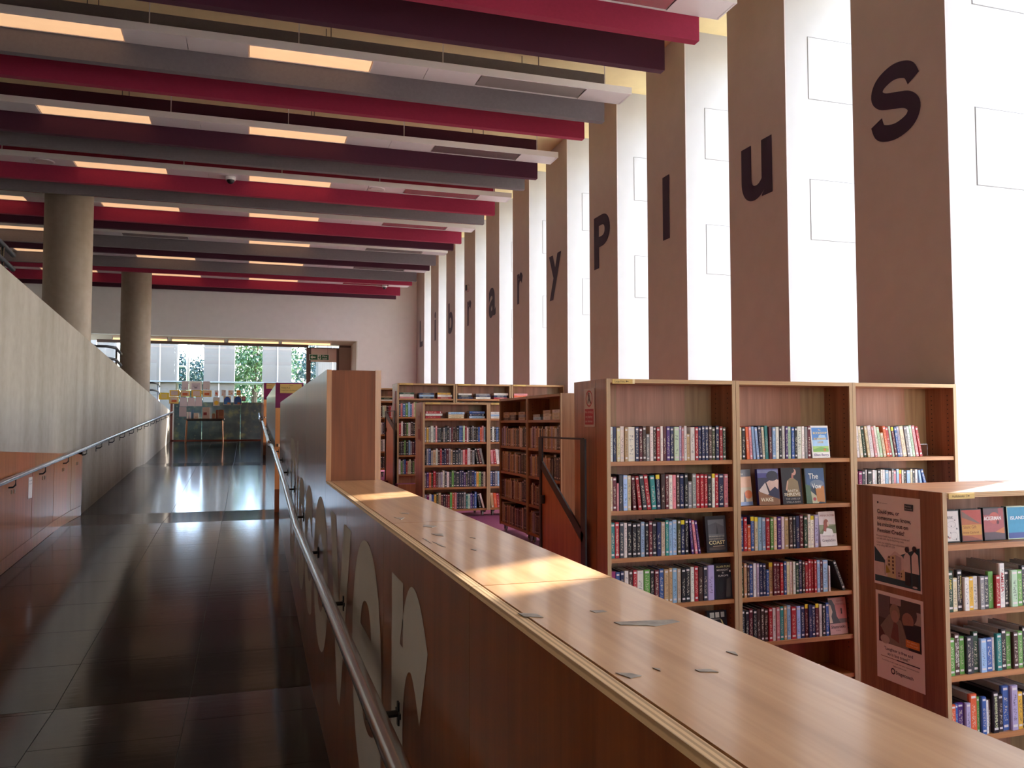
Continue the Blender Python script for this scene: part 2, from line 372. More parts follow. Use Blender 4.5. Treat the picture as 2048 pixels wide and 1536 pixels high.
b = B(); b.box(-8, 3.22, YB+.25, YG+.3, 2.455, 2.7); b.box(3.02, 3.22, YB+.25, YG+.3, T0, 2.455)
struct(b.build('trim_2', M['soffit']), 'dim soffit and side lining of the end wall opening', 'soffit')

# piers of the window wall: pale cheeks, brown fronts, letters, access panels
PN, PP, PW, PD = 4.672, 1.878, .97, 1.2
LET = {0: ('s', 5.433, 4.91, 2.215, 2.815), 1: ('u', 7.287, 6.765, 2.225, 2.795), 2: ('l', 8.985, 8.815, 2.225, 3.0), 3: ('P', 11.10, 10.54, 2.24, 3.0),
       4: ('y', 13.006, 12.44, 2.05, 2.80), 5: ('r', 14.752, 14.42, 2.24, 2.815), 6: ('a', 16.69, 16.18, 2.205, 2.83), 7: ('r', 18.494, 18.133, 2.26, 2.83),
       8: ('b', 20.42, 19.92, 2.26, 3.04), 9: ('i', 22.05, 21.88, 2.26, 3.04), 10: ('L', 24.1, 23.65, 2.26, 3.04)}
def ess(b, x, ya, yb, z0, z1, th=.128):          # a bold grotesque s drawn as a swept stroke
    K = [(.93, .70), (.80, .86), (.5, .93), (.2, .86), (.10, .715), (.22, .59), (.5, .515), (.78, .44), (.92, .30), (.82, .14), (.5, .07), (.18, .14), (.06, .31)]
    w, h = ya-yb, z1-z0; u0, v0 = th/2, th/2
    K = [Vector((u0+(p-.08)/.84*(w-th) if .08 < p < .92 else (u0 if p < .5 else w-u0), v0+(q-.07)/.86*(h-th), 0)) for p, q in K]
    C = []
    for i in range(len(K)-1):
        a, p, q, d = K[max(i-1, 0)], K[i], K[i+1], K[min(i+2, len(K)-1)]
        for t in [k/6 for k in range(6)]: C.append(.5*(2*p+(q-a)*t+(2*a-5*p+4*q-d)*t*t+(3*p-a-3*q+d)*t**3))
    C.append(K[-1]); vs = []
    for i, c in enumerate(C):
        d = (C[min(i+1, len(C)-1)]-C[max(i-1, 0)]).normalized(); n = Vector((-d.y, d.x, 0))*th/2
        for q in (c+n, c-n): vs.append((x, ya-q.x, z0+q.y))
    b.add(vs, [(2*i, 2*i+1, 2*i+3, 2*i+2) for i in range(len(C)-1)])
lt = thing('wall_lettering', 'dark purple letters spelling libraryPlus, one on each brown pier', 'lettering', (XR-.02, 14, 2.2))
for k in range(-6, 11):
    y0 = PN+PP*k; y1 = y0+PW if k < 10 else YB
    o = B().box(XR, XR+PD, y0, y1, T0-.3, ZC).build('wall_right', M['white'])
    struct(o, 'white cheeked window pier number %d along the window wall' % (k+7), 'wall')
    B().box(XR-.012, XR, y0-.004, min(y1+.004, YB), T0, ZC-.01).build('front_panel', M['brown'], o, label='taupe brown front panel')
    if -1 <= k <= 6:
        for z0, z1 in ((3.09, 3.70), (1.735, 2.32)):
            p = B(); x0, x1 = XR+.245, XR+.96
            p.box(x0+.006, x1-.006, y0-.004, y0, z0+.006, z1-.006)
            p.build('access_panel', M['white'], o)
            r = B(); g = .004
            for q in ((x0, x1, z0, z0+g), (x0, x1, z1-g, z1), (x0, x0+g, z0, z1), (x1-g, x1, z0, z1)): r.box(q[0], q[1], y0-.0015, y0, q[2], q[3])
            r.build('panel_joint', M['gap'], o)
    if k in LET:
        c, ya, yb, z0, z1 = LET[k]; t = B()
        vs, fs = glyphs(c, .028 if c not in 'lr' else .024, 12); xsl = [v[0] for v in vs]; ysl = [v[1] for v in vs]
        P = [(ya+(x-min(xsl))/(max(xsl)-min(xsl))*(yb-ya), z0+(z-min(ysl))/(max(ysl)-min(ysl))*(z1-z0)) for x, z in vs]
        if c == 's': ess(t, XR-.0165, ya, yb, z0, z1)
        else: t.add([(XR-.0165, p, q) for p, q in P], fs)
        t.build('letter', M['plum'], lt)
# glazing of the gaps, at the outer face
for k in range(-6, 11):
    y0 = PN+PP*k-(PP-PW); y1 = PN+PP*k
    ZW = 4.38; w = thing('window_%d' % (k+7), 'tall window in the deep gap before pier %d' % (k+7), 'window', (XR+PD-.1, (y0+y1)/2, T0), kind='structure')
    b = B(); xw = XR+PD-.1
    for q in ((y0, y0+.012, T0, ZC), (y1-.012, y1, T0, ZC), (y0, y1, T0, T0+.5), (y0, y1, ZW, ZC)): b.box(xw-.03, xw+.03, *q)
    b.build('window_frame', M['lwhite'], w)
    B().box(xw-.004, xw+.004, y0+.012, y1-.012, T0+.5, ZW).build('pane', M['glass'], w)
t = thing('wall_sounder', 'small round alarm sounder on the pier with the letter r', 'alarm', (XR-.03, 18.35, 3.02))
o = B(); n = 16
o.add([(XR-.012-.05*s, 18.4+.09*math.cos(2*math.pi*i/n), 3.13+.09*math.sin(2*math.pi*i/n)) for s in (0, 1) for i in range(n)], [tuple(range(n)), tuple(range(n, 2*n))]+[(i, (i+1) % n, n+(i+1) % n, n+i) for i in range(n)])
o.build('sounder_body', M['plate'], t)
B().box(XR-.09, XR-.062, 18.33, 18.4, 3.07, 3.19).build('sounder_face', M['black'], t)

# ------------------------------------------------------------------ baffles and light strips
ZB, XE = 3.62, 4.02
BAF = [(-.4, 'g'), (.25, 'r'), (2.1, 'r'), (2.75, 'g'), (4.5, 'd'), (5.1, 'g'), (6.88, 'r'), (7.565, 'd'), (9.08, 'g'), (9.70, 'r'), (11.5, 'd'), (12.1, 'g'), (13.73, 'r'), (14.42, 'g'), (16.1, 'r'), (16.78, 'd'),
       (18.5, 'g'), (19.16, 'd'), (20.77, 'g'), (21.38, 'r'), (23.16, 'r'), (23.87, 'd')]
bn = {'r': ('crimson red', M['red']), 'd': ('dark plum', M['dark']), 'g': ('warm grey', M['grey'])}
ordn = ['first', 'second', 'third', 'fourth', 'fifth', 'sixth', 'seventh', 'eighth', 'ninth', 'tenth', 'eleventh', 'twelfth', 'thirteenth', 'fourteenth', 'fifteenth', 'sixteenth', 'seventeenth', 'eighteenth', 'nineteenth', 'twentieth', 'twenty-first', 'twenty-second', 'twenty-third', 'twenty-fourth', 'twenty-fifth', 'twenty-sixth', 'twenty-seventh', 'twenty-eighth', 'twenty-ninth', 'thirtieth', 'thirty-first', 'thirty-second', 'thirty-third']
cnt = {}
for y, c in BAF:
    nm, m = bn[c]; cnt[c] = cnt.get(c, -1)+1
    t = thing('ceiling_baffle', '%s hanging acoustic baffle, %s of its colour from the near end of the ceiling' % (nm, ordn[cnt[c]]), 'baffle', (-1.9, y-.045, ZB), 'acoustic baffles under the ceiling')
    z1 = 4.2
    B().box(-7.8, XE, y-.09, y, ZB, z1).build('fabric_panel', m, t)
    for x in (-6.4, -4, -1.6, .8, 3.2): B().box(x-.004, x+.004, y-.049, y-.041, z1, ZC).build('wire', M['wire'], t)
ZL, XLE = 3.85, 4.22
firsts = [y for i, (y, c) in enumerate(BAF) if i % 2 == 0]
for i, y in enumerate(firsts):
    y1 = y-.095; y0 = y1-.33
    t = thing('light_strip', 'long suspended white light strip before the %s baffle pair' % ordn[i], 'light', (-1.9, (y0+y1)/2, ZL), 'suspended light strips')
    b = B(); b.box(-7.8, XLE, y0, y0+.02, ZL, ZL+.08); b.box(-7.8, XLE, y1-.02, y1, ZL, ZL+.08); b.box(-7.8, XLE, y0+.02, y1-.02, ZL+.06, ZL+.08)
    b.box(XLE-.02, XLE, y0+.02, y1-.02, ZL, ZL+.06)
    b.build('tray', M['lum'], t)
    x = XLE-.02
    edges = [-7.8]+[q for k in range(-3, 2) for q in (-.05+2.45*k, 1.21+2.45*k)]+[XLE-.02]
    for a, c in zip(edges, edges[1:]):
        lit = any(abs(a-(-.05+2.45*k)) < .01 for k in range(-3, 2))
        if lit:
            B().box(a+.01, c-.01, y0+.025, y1-.025, ZL+.004, ZL+.02).build('diffuser', M['diff'] if (a > 2 or (i == 8 and a < -2.4 and a > -2.6)) else M['lit'], t)
        else:
            mid = (a+c)/2 if c-a > .9 else None
            for p, q in ([(a, mid), (mid, c)] if mid else [(a, c)]):
                B().box(p+.004, q-.004, y0+.02, y1-.02, ZL, ZL+.012).build('blank_panel', M['lum'], t)
    for x in (-5.9, -3.45, -1.0, .45, 2.0, 3.95):
        B().box(x-.005, x+.005, (y0+y1)/2-.005, (y0+y1)/2+.005, ZL+.08, ZC-.021).build('suspension_rod', M['lum'], t)
def dome(name, label, cat, x, y, z, r, m1, m2):
    t = thing(name, label, cat, (x, y, z-r*1.6))
    B().cyl((x, y), r, z-r*.7, z, 16).build('camera_base' if cat == 'camera' else 'cover', m1, t, True)
    s = B(); n = 12
    vs = [(x+r*.8*math.cos(2*math.pi*i/n)*math.cos(e), y+r*.8*math.sin(2*math.pi*i/n)*math.cos(e), z-r*.7-r*.8*math.sin(e)) for e in (0, .5, 1.0, 1.45) for i in range(n)]
    s.add(vs, [(j*n+i, j*n+(i+1) % n, (j+1)*n+(i+1) % n, (j+1)*n+i) for j in range(3) for i in range(n)]+[tuple(3*n+i for i in range(n))]); s.build('lens_dome', m2, t, True)
ly = firsts[6]-.26
dome('security_camera', 'white dome security camera under a light strip near the concrete column', 'camera', -.32, ly, ZL, .075, M['lwhite'], M['black'])
dome('security_camera', 'small dome security camera under the light strip nearest the end wall', 'camera', 3.55, firsts[10]-.26, ZL, .07, M['lwhite'], M['black'])
for x, lab in ((1.95, 'round white ceiling speaker in a light strip, above the library'), (-2.9, 'round white ceiling speaker in a light strip, left of the near concrete column')):
    t = thing('ceiling_speaker', lab, 'speaker', (x, ly, ZL-.012)); B().cyl((x, ly), .12, ZL-.012, ZL, 20).build('grille', M['plate'], t); B().cyl((x, ly), .135, ZL-.006, ZL, 20).build('rim', M['lwhite'], t)

# ------------------------------------------------------------------ concrete parapet wall, columns, cupboards below, handrails
def wt(y): return 1.467-.0616*(y-8.55)
b = B()
b.prism([(XL, -5, -2.1), (XL, YG-.3, -2.1), (XL, YG-.3, wt(YG-.3)), (XL, -5, wt(-5))], (-.2, 0, 0))
struct(b.build('wall_parapet', M['conc']), 'bare concrete parapet wall sloping down along the left of the ramp', 'wall')
b = B(); b.prism([(XL-.2, -5, wt(-5)-1.25), (XL-.2, YG-.3, wt(YG-.3)-1.0), (XL-.2, YG-.3, wt(YG-.3)-1.2), (XL-.2, -5, wt(-5)-1.45)], (-5.6, 0, 0))
struct(b.build('floor_upper', M['joint']), 'upper ramp slab behind the concrete parapet', 'floor')
for y, lab, cx, cr in ((15.05, 'thick round concrete column, the nearer of the two', -2.86, .36), (22.05, 'round concrete column nearer the end wall', -2.67, .342)):
    t = B().cyl((cx, y), cr, -.6, ZC, 48); o = t.build('column', M['colm'], None, True); struct(o, lab, 'column')
# cupboards in the parapet
zt0 = lambda y: -.246-.0398*(y-8.72)
cpb = thing('ramp_cupboards', 'row of brown wooden cupboard doors set under the concrete parapet', 'cupboard', (XL+.01, 9.5, -1.6))
yj = [4.2, 5.6, 6.9, 8.35, 9.86, 10.87, 11.86, 12.6]
b = B(); b.prism([(XL, 4.2, rz(4.2)), (XL, 11.3, rz(11.3)), (XL, 12.6, rz(12.6)), (XL, 12.6, zt0(12.6)), (XL, 4.2, zt0(4.2))], (.006, 0, 0)); b.build('backing_board', M['brownw'], cpb)
gz = lambda y: -.518+.0037*(y-8.75) if y < 8.75 else -.518-(-.518+.44)*max(0, y-10.4)/2.2 if y > 10.4 else -.518
gz = lambda y: -.60+.037*(y-6)
for a, c in zip(yj, yj[1:]):
    zb_ = lambda y: rz(y)+.14
    B().prism([(XL+.006, a+.007, zb_(a)), (XL+.006, c-.007, zb_(c)), (XL+.006, c-.007, gz(c)-.004), (XL+.006, a+.007, gz(a)-.004)], (.016, 0, 0)).build('door', M['cup'], cpb)
    dr = COL.objects[-1] if False else None
    B().prism([(XL+.006, a, gz(a)+.004), (XL+.006, c, gz(c)+.004), (XL+.006, c, zt0(c)-.004), (XL+.006, a, zt0(a)-.004)], (.016, 0, 0)).build('fascia_panel', M['cup'], cpb)
    B().prism([(XL+.006, a, rz(a)+.004), (XL+.006, c, rz(c)+.004), (XL+.006, c, rz(c)+.132), (XL+.006, a, rz(a)+.132)], (.012, 0, 0)).build('plinth_board', M['cup'], cpb)
    for d in (-.05, .05):
        B().box(XL+.022, XL+.028, (a+c)/2+d-.018, (a+c)/2+d+.018, gz(a)-.15, gz(a)-.11).build('keyhole_plate', M['screw'], cpb)
t = thing('notice_strip', 'narrow white printed notice on the cupboard door under the handrail', 'notice', (XL+.03, 9.76, -.77))
B().box(XL+.023, XL+.025, 9.69, 9.845, -.765, -.545).build('paper', M['paper'], t)
art(t, 'print', (XL+.026, 9.845, -.765), -Y3, Z3, .155, .22, [('t', 'Please do', .12, .8, .12, '#55525a', .0, .7), ('t', 'not lean', .12, .66, .12, '#55525a', 0, .7), ('r', .15, .45, .7, .5, '#77747c'), ('r', .15, .3, .55, .34, '#77747c'), ('r', .05, .9, .6, .96, '#4a4846'), ('r', .4, .03, .9, .08, '#4a4846')])
# left handrail
hz = lambda y: -.507+.0507*(y-8.75)
hr = thing('steel_handrail', 'steel tube handrail on brackets along the concrete wall', 'handrail', (XL+.08, 15, -.2))
B().tube([(XL+.08, y, hz(y)) for y in (3.5, 8, 14, 20, 25.9)], .024, 12).build('rail', M['steel'], hr, True)
y = 4.15
while y < 25.9:
    z = hz(y)
    s = B(); s.tube([(XL+.08, y, z-.02), (XL+.08, y, z-.075), (XL+.06, y, z-.095), (XL+.004, y, z-.1)], .009, 6); s.box(XL, XL+.008, y-.012, y+.012, z-.15, z-.05)
    s.build('bracket', M['black'], hr); y += 1.2
# guard rails of the upper ramp
def guard(lab, paths, posts):
    t = thing('guard_rail', lab, 'railing', (-2.5, posts[0][1], wt(posts[0][1])-1.0))
    for p in paths: B().tube(p, .026, 10).build('rail', M['iron'], t, True)
    for x, y, z1 in posts: B().tube([(x, y, wt(y)-1.0), (x, y, z1)], .018, 8).build('post', M['steel'], t, True)
guard('dark tube guard rail above the concrete parapet beside the near column', [[(-2.45, 3, 2.4), (-2.45, 10.1, 1.83)], [(-2.45, 3, 2.22), (-2.45, 10.1, 1.675)]], [(-2.45, 9.7, 1.86), (-2.45, 6, 2.16)])
guard('dark tube guard rail above the parapet between the two columns', [[(-3.3, 17.0, 1.46), (-2.55, 17.0, 1.46), (-2.42, 17.2, 1.45), (-2.42, 17.9, 1.39)], [(-3.3, 17.0, 1.24), (-2.55, 17.0, 1.24), (-2.42, 17.2, 1.23), (-2.42, 17.9, 1.17)]], [(-2.43, 17.35, 1.43), (-3.3, 17, 1.46)])
guard('dark tube guard rail above the parapet beyond the far column', [[(-3.2, 24.3, 1.13), (-2.5, 24.3, 1.13), (-2.4, 24.5, 1.12), (-2.4, 25.1, 1.06)], [(-3.2, 24.3, .93), (-2.5, 24.3, .93), (-2.4, 24.5, .92), (-2.4, 25.1, .86)]], [(-2.4, 24.7, 1.1), (-3.2, 24.3, 1.13)])

# ------------------------------------------------------------------ counter along the ramp
XD = .668; ZTOP = -.294
cj = [-2.45, -1.48, -.51, .50, 1.47, 2.47, 3.44, 4.41]
tape = {4: [[(.519, 1.14), (.609, 1.127), (.613, 1.112), (.566, 1.099), (.556, 1.108), (.522, 1.122)], [(.515, 1.221), (.536, 1.218), (.538, 1.207), (.518, 1.205)], [(.402, 1.24), (.428, 1.225), (.43, 1.2), (.404, 1.215)]],
        3: [[(.416, .91), (.432, .903), (.44, .89), (.424, .886)], [(.467, .915), (.474, .908), (.47, .9)], [(.512, .893), (.53, .888), (.533, .875), (.524, .88), (.513, .884)], [(.59, .95), (.6, .945), (.595, .93)]],
        5: [[(.441, 2.05), (.447, 2.03), (.452, 1.95), (.445, 1.97)], [(.47, 2.2), (.50, 2.19), (.49, 2.14), (.475, 2.16)], [(.49, 2.4), (.52, 2.36), (.50, 2.33), (.48, 2.36)], [(.43, 2.12), (.436, 2.10), (.432, 2.02)], [(.55, 2.1), (.562, 2.09), (.558, 2.07)], [(.5, 1.9), (.512, 1.89), (.506, 1.87)]],
        6: [[(.48, 2.75), (.51, 2.73), (.5, 2.7), (.482, 2.72)], [(.44, 2.62), (.47, 2.6), (.45, 2.55)]]}
names = ['outermost', 'seventh from the tall block', 'sixth from the tall block', 'fifth from the tall block', 'fourth from the tall block', 'third from the tall block', 'second from the tall block', 'first beside the tall block']
for i, (a, c) in enumerate(zip(cj, cj[1:])):
    t = thing('counter_unit', 'low wooden counter unit along the ramp, %s' % names[i+1], 'counter', (.53, (a+c)/2, T0), 'low counter units along the ramp')
    b = B(); b.box(XC, XC+.02, a+.001, c-.001, min(rz(a), T0)+.0, ZTOP-.0095); b.build('back_panel', M['face'], t)
    B().box(XC+.026, XD, a+.002, c-.002, ZTOP-.03, ZTOP).build('top_panel', M['top'], t)
    tp = [o for o in t.children if o.name.startswith('top_panel')][0]
    B().hexa([(XC-.001, a+.001, ZTOP-.009), (XC+.024, a+.001, ZTOP-.009), (XC+.024, c-.001, ZTOP-.009), (XC-.001, c-.001, ZTOP-.009), (XC+.004, a+.001, ZTOP-.001), (XC+.023, a+.001, ZTOP-.001), (XC+.023, c-.001, ZTOP-.001), (XC+.004, c-.001, ZTOP-.001)]).build('edge_strip', M['lip'], t)
    for y in (a+.002, c-.022): B().box(XC+.02, XD-.01, y, y+.02, T0, ZTOP-.03).build('side_panel', M['side'], t)
    for z in (T0+.08, T0+.5, T0+.95): B().box(XC+.02, XD-.015, a+.022, c-.022, z, z+.022).build('shelf', M['shelfy'], t)
    for poly in tape.get(i, []):
        B().prism([(x, y, ZTOP+.0002) for x, y in poly], (0, 0, .0008)).build('tape_scrap', plain('#8f867c', .5, .25, 60), tp)
# tall block beyond the counter
tj = [4.41, 6.04, 7.72, 9.42, 11.13]
tn = ['nearest, rising beside the counter', 'second from the counter', 'third from the counter', 'last before the opening']
ZT = .285
for i, (a, c) in enumerate(zip(tj, tj[1:])):
    t = thing('tall_unit', 'tall wooden unit along the ramp, %s' % tn[i], 'cabinet', (.53, (a+c)/2, T0), 'tall wooden units along the ramp')
    zb = rz(a)-.02
    B().box(XC, XC+.02, a+.0015, c-.0015, zb, ZT).build('back_panel', M['face'], t)
    if i == 0:
        B().box(XC+.026, XD-.03, a+.001, a+.03, T0, ZT-.002).build('end_panel', M['block'], t)
        B().box(XC, XC+.026, a, a+.004, ZTOP, ZT).build('lipping', M['blocklip'], t)
        B().box(XD-.03, XD, a, a+.03, T0, ZT).build('lipping', M['blocklip'], t)
    else: B().box(XC+.02, XD, a+.0015, a+.03, T0 if c < 5.85 else T1, ZT-.002).build('end_panel', M['block'], t)
    B().box(XC+.02, XD, a+.03, c-.0015, ZT-.03, ZT).build('top_panel', M['top'], t)
    for z in (T1+.1, -.8, -.4, -.05): B().box(XC+.02, XD-.01, a+.03, c-.03, z, z+.022).build('shelf', M['shelfy'], t)
    B().box(XC+.02, XD, c-.03, c-.0015, T1, ZT-.03).build('end_panel', M['block'], t)
# further sections with magenta end caps
for i, (xa, xb, y0, y1, zt, lab) in enumerate(((.362, .735, 12.2, 18.85, .592, 'wooden shelving section beyond the first ramp opening, magenta sign on its end'), (.352, .735, 21.6, 25.8, 1.04, 'wooden shelving section beyond the second ramp opening, magenta sign on its end'))):
    t = thing('sign_ended_section', lab, 'cabinet', ((xa+xb)/2, (y0+y1)/2, rz(y0)))
    zb = rz(y0)-.01
    b = B(); b.box(xa, xa+.02, y0+.03, y1, zb, zt-.01); b.build('back_panel', M['face'], t)
    B().box(xa+.02, xb, y0+.03, y1, zt-.04, zt-.01).build('top_panel', M['top'], t)
    B().box(xb-.02, xb, y0+.03, y1, zb, zt-.04).build('front_panel', M['side'], t)
    cap = zt-.36 if i == 0 else zt-.42
    B().box(xa-.004, xb, y0, y0+.03, zb+.33, cap).build('end_panel', M['orange'], t, label='orange wooden end panel with sunlight put into its colour')
    B().box(xa-.004, xb, y0+.001, y0+.03, zb, zb+.33).build('lower_end_panel', M['brownw'], t)  # darker brown lower part of the end panel
    mg = B().box(xa-.006, xb+.004, y0-.006, y0+.08, cap, zt).build('end_cap', M['magenta'], t, label='magenta painted end cap')
    sg = B().box(xa+.055, xb-.02, y0-.012, y0-.006, zt-.15, zt-.02).build('sign_board', M['ysign'], mg, label='yellow sign board')
    art(t, 'sign_print', (xa+.055, y0-.0125, zt-.15), X3, Z3, xb-xa-.075, .13, [('t', 'Fiction A-Z', .06, .52, .2, '#5a4a2a', .01, .4), ('t', 'Large Print, Audiobooks', .06, .26, .15, '#5a4a2a', .0, .75), ('t', 'Welcome', .4, .8, .12, '#5a4a2a', 0, .2)], text_name='sign_lettering')
    B().box(xa+.1, xb-.1, y0+.1, y0+.12, zt, zt+.004).build('top_lipping', M['blocklip'], t)
    B().cyl((xa+.035, y0-.004), .02, zb+.93, zb+.97, 12).build('rail_stop', M['screw'], t)
# right handrail in three lengths
for i, (pts, lab) in enumerate((([(.30, y, rz(y)+.9 if y > 5.3 else -.70+(y-1.7)*.012) for y in (-1, 1.7, 4.3)]+[(.30, 5.5, -.655), (.30, 7.34, -.51), (.30, 11.1, -.305), (.30, 12.0, -.29)], 'shiny steel handrail along the lettered counter side'),
                                ([(.285, 12.35, -.29), (.285, 13.2, -.262), (.285, 18.9, .06)], 'steel handrail on the first magenta ended section'), ([(.275, 21.4, .08), (.275, 25.9, .33)], 'steel handrail on the farthest section'))):
    t = thing('counter_handrail', lab, 'handrail', (.3, pts[1][1], pts[0][2]-.9))
    B().tube(pts, .024, 14).build('rail', M['steel'], t, True)
    y = pts[0][1]+.55
    while y < pts[-1][1]:
        j = [k for k in range(len(pts)-1) if pts[k][1] <= y <= pts[k+1][1]][0]; p, q = pts[j], pts[j+1]; z = p[2]+(q[2]-p[2])*(y-p[1])/(q[1]-p[1])
        s = B(); x1 = XC if i == 0 else .355
        s.tube([(p[0], y, z-.022), (p[0], y, z-.06), (x1, y, z-.06)], .009, 6); s.box(x1-.006, x1, y-.009, y+.009, z-.09, z-.03); s.box(x1-.006, x1, y-.03, y+.03, z-.067, z-.053)
        s.build('bracket', M['black'], t); y += 1.32
# grey vinyl lettering on the counter face
dl = thing('counter_lettering', 'large grey letters spelling Discover on the counter side', 'lettering', (XC-.003, 5, -1.25))
for c, ya, yb, z0, z1 in (('r', 2.312, 1.831, -1.20, -.395), ('e', 3.215, 2.49, -1.225, -.395), ('v', 4.126, 3.28, -1.2, -.415), ('o', 5.155, 4.24, -1.225, -.4), ('c', 6.02, 5.33, -1.22, -.4), ('s', 6.75, 6.1, -1.22, -.4), ('i', 7.1, 6.88, -1.2, -.13), ('D', 8.1, 7.25, -1.2, -.13)):
    vs, fs = glyphs(c, .024, 12); xl = [v[0] for v in vs]; yl = [v[1] for v in vs]; t = B()
    P = [(ya+(x-min(xl))/(max(xl)-min(xl))*(yb-ya), z0+(z-min(yl))/(max(yl)-min(yl))*(z1-z0)) for x, z in vs]
    t.add([(XC-.0012, p, q) for p, q in P], fs); t.build('letter', M['vinyl'], dl)
# ------------------------------------------------------------------ bookcases
class Front:
    """maps (along the front, into the depth) to the room for a bookcase facing -Y or -X"""
    def __init__(s, x0, y0, face='-Y'): s.x0, s.y0, s.face = x0, y0, face
    def pt(s, a, d, z): return Vector((s.x0+a, s.y0+d, z)) if s.face == '-Y' else Vector((s.x0+d, s.y0-a, z))
    def box(s, b, a0, a1, d0, d1, z0, z1, mi=0):
        p, q = s.pt(a0, d0, z0), s.pt(a1, d1, z1)
        return b.box(min(p.x, q.x), max(p.x, q.x), min(p.y, q.y), max(p.y, q.y), z0, z1, mi)
    @property
    def rot(s): return 0 if s.face == '-Y' else -math.pi/2
def bookcase(F, label, w, depth, zt, zb, shelves, group, castor=None, plinth=0, mid=None, pins=True, deep=.245, split=False, sidelab=None):
    """one bay: uprights, back, top, shelves (top faces given), plinth or castors"""
    o = F.pt(w/2, depth/2, 0); t = thing('bookcase', label, 'bookcase', (o.x, o.y, (castor if castor is not None else zb)), group)
    th = .026; crossm = M['shelf'] if F.face == '-Y' else M['shelfy']
    for a in (0, w-th):
        sp = F.box(B(), a, a+th, .012, depth-.012, zb, zt).build('side_panel', M['sideq'] if not split else M['side'], t)
        for d0, d1 in ((0, .012), (depth-.012, depth)): F.box(B(), a+.0005, a+th-.0005, d0, d1, zb, zt).build('plywood_edge', M['edge'], sp)
    F.box(B(), th, w-th, depth/2-.008, depth/2+.008, zb+.02, zt-.02).build('back_panel', M['back'], t)
    tp = F.box(B(), th, w-th, .004, depth-.004, zt-.026, zt-.001).build('top_panel', crossm, t)
    F.box(B(), th, w-th, 0, .004, zt-.026, zt-.001).build('plywood_edge', M['edgeh'], tp)
    for z in shelves: F.box(B(), th+.001, w-th-.001, .008, depth/2-.008, z-.026, z).build('shelf', crossm, t)
    if plinth: F.box(B(), th, w-th, .03, .05, zb, zb+plinth).build('plinth', M['side'], t)
    if pins:
        b = B()
        for a in (th-.0006, w-th-.0012):
            for d in (.055, .2):
                z = zb+.25
                while z < zt-.06: F.box(b, a, a+.0018, d-.0035, d+.0035, z-.0035, z+.0035); z += .032
        b.build('shelf_pin_holes', M['black'], t, kind='stuff')
    if castor is not None:
        for a in (.07, w-.07):
            for d in (.06, depth-.06):
                c = F.pt(a, d, 0); cs = B(); r = .036
                cs.box(c.x-.025, c.x+.025, c.y-.025, c.y+.025, zb-.012, zb); cs.box(c.x-.016, c.x-.012, c.y-.014, c.y+.03, castor+r-.01, zb-.012); cs.box(c.x+.012, c.x+.016, c.y-.014, c.y+.03, castor+r-.01, zb-.012)
                k = cs.build('castor', M['black'], t)
                wv = B(); n = 14
                wv.add([(c.x+s*.009, c.y+.012+r*math.cos(2*math.pi*i/n), castor+r+r*math.sin(2*math.pi*i/n)) for s in (-1, 1) for i in range(n)], [tuple(range(n)), tuple(range(n, 2*n))]+[(i, (i+1) % n, n+(i+1) % n, n+i) for i in range(n)])
                wv.build('wheel', M['rubber'], k)
    return t
# ------------------------------------------------------------------ books
PAL = {'w': ('white', 'e6e1d8'), 'c': ('cream', 'dccba4'), 'e': ('tan', 'bf9c70'), 'k': ('black', '1d1c22'), 'n': ('navy', '1f2750'), 'b': ('blue', '3a5f9f'), 'l': ('light blue', '9cbfe0'),
       'r': ('red', 'ad2430'), 'm': ('maroon', '601a28'), 'p': ('pink', 'dd8d92'), 'o': ('orange', 'dd6238'), 'y': ('yellow', 'dfae3a'), 'g': ('green', '67a04c'), 't': ('teal', '2c8580'), 'u': ('purple', '4f2c74'),
       's': ('grey', '8b898b'), 'd': ('brown', '48302a'), 'v': ('olive', '474a2c'), 'h': ('lavender', 'afa4c4'), 'a': ('pale green', 'b6d4b2'), 'z': ('dark green', '22432f'), 'q': ('charcoal', '373a42'), 'f': ('magenta', '8c2260')}
def book_mesh(name, mats, shell):
    b = B(); t = .09; c = .1
    # spine with softened corners, two boards, recessed page block
    b.add([(0, .03, 0), (c, 0, 0), (1-c, 0, 0), (1, .03, 0), (1, .08, 0), (0, .08, 0), (0, .03, 1), (c, 0, 1), (1-c, 0, 1), (1, .03, 1), (1, .08, 1), (0, .08, 1)],
          [(5, 4, 3, 2, 1, 0), (6, 7, 8, 9, 10, 11), (0, 1, 7, 6), (1, 2, 8, 7), (2, 3, 9, 8), (3, 4, 10, 9), (5, 0, 6, 11)], 0)
    b.box(0, t, .08, 1, 0, 1, shell); b.box(1-t, 1, .08, 1, 0, 1, shell); b.box(t, 1-t, .08, .97, .015, .985, 1 if shell == 0 else shell)
    me = bpy.data.meshes.new(name); me.from_pydata(b.v, [], b.f)
    for m in mats: me.materials.append(m)
    me.polygons.foreach_set('material_index', b.m)
    bm = bmesh.new(); bm.from_mesh(me); bmesh.ops.recalc_face_normals(bm, faces=bm.faces); bm.to_mesh(me); bm.free()
    uv = me.uv_layers.new(name='UVMap')
    for p in me.polygons:
        sp = all(me.vertices[v].co.y < .05 for v in p.vertices) and abs(p.normal.z) < .5
        for li in p.loop_indices:
            co = me.vertices[me.loops[li].vertex_index].co; uv.data[li].uv = (co.x, co.z) if sp else (-1, -1)
    return me
BOOK = book_mesh('book', [M['spine'], M['pages']], 0)
CASEC = book_mesh('audiobook', [M['spine'], M['pages'], M['case_clear']], 2)
CASEB = book_mesh('audiobook', [M['spine'], M['pages'], M['case_black']], 2)
FAR = B(); FARC = []           # the many background books, joined
OR2 = ['zero']+ordn
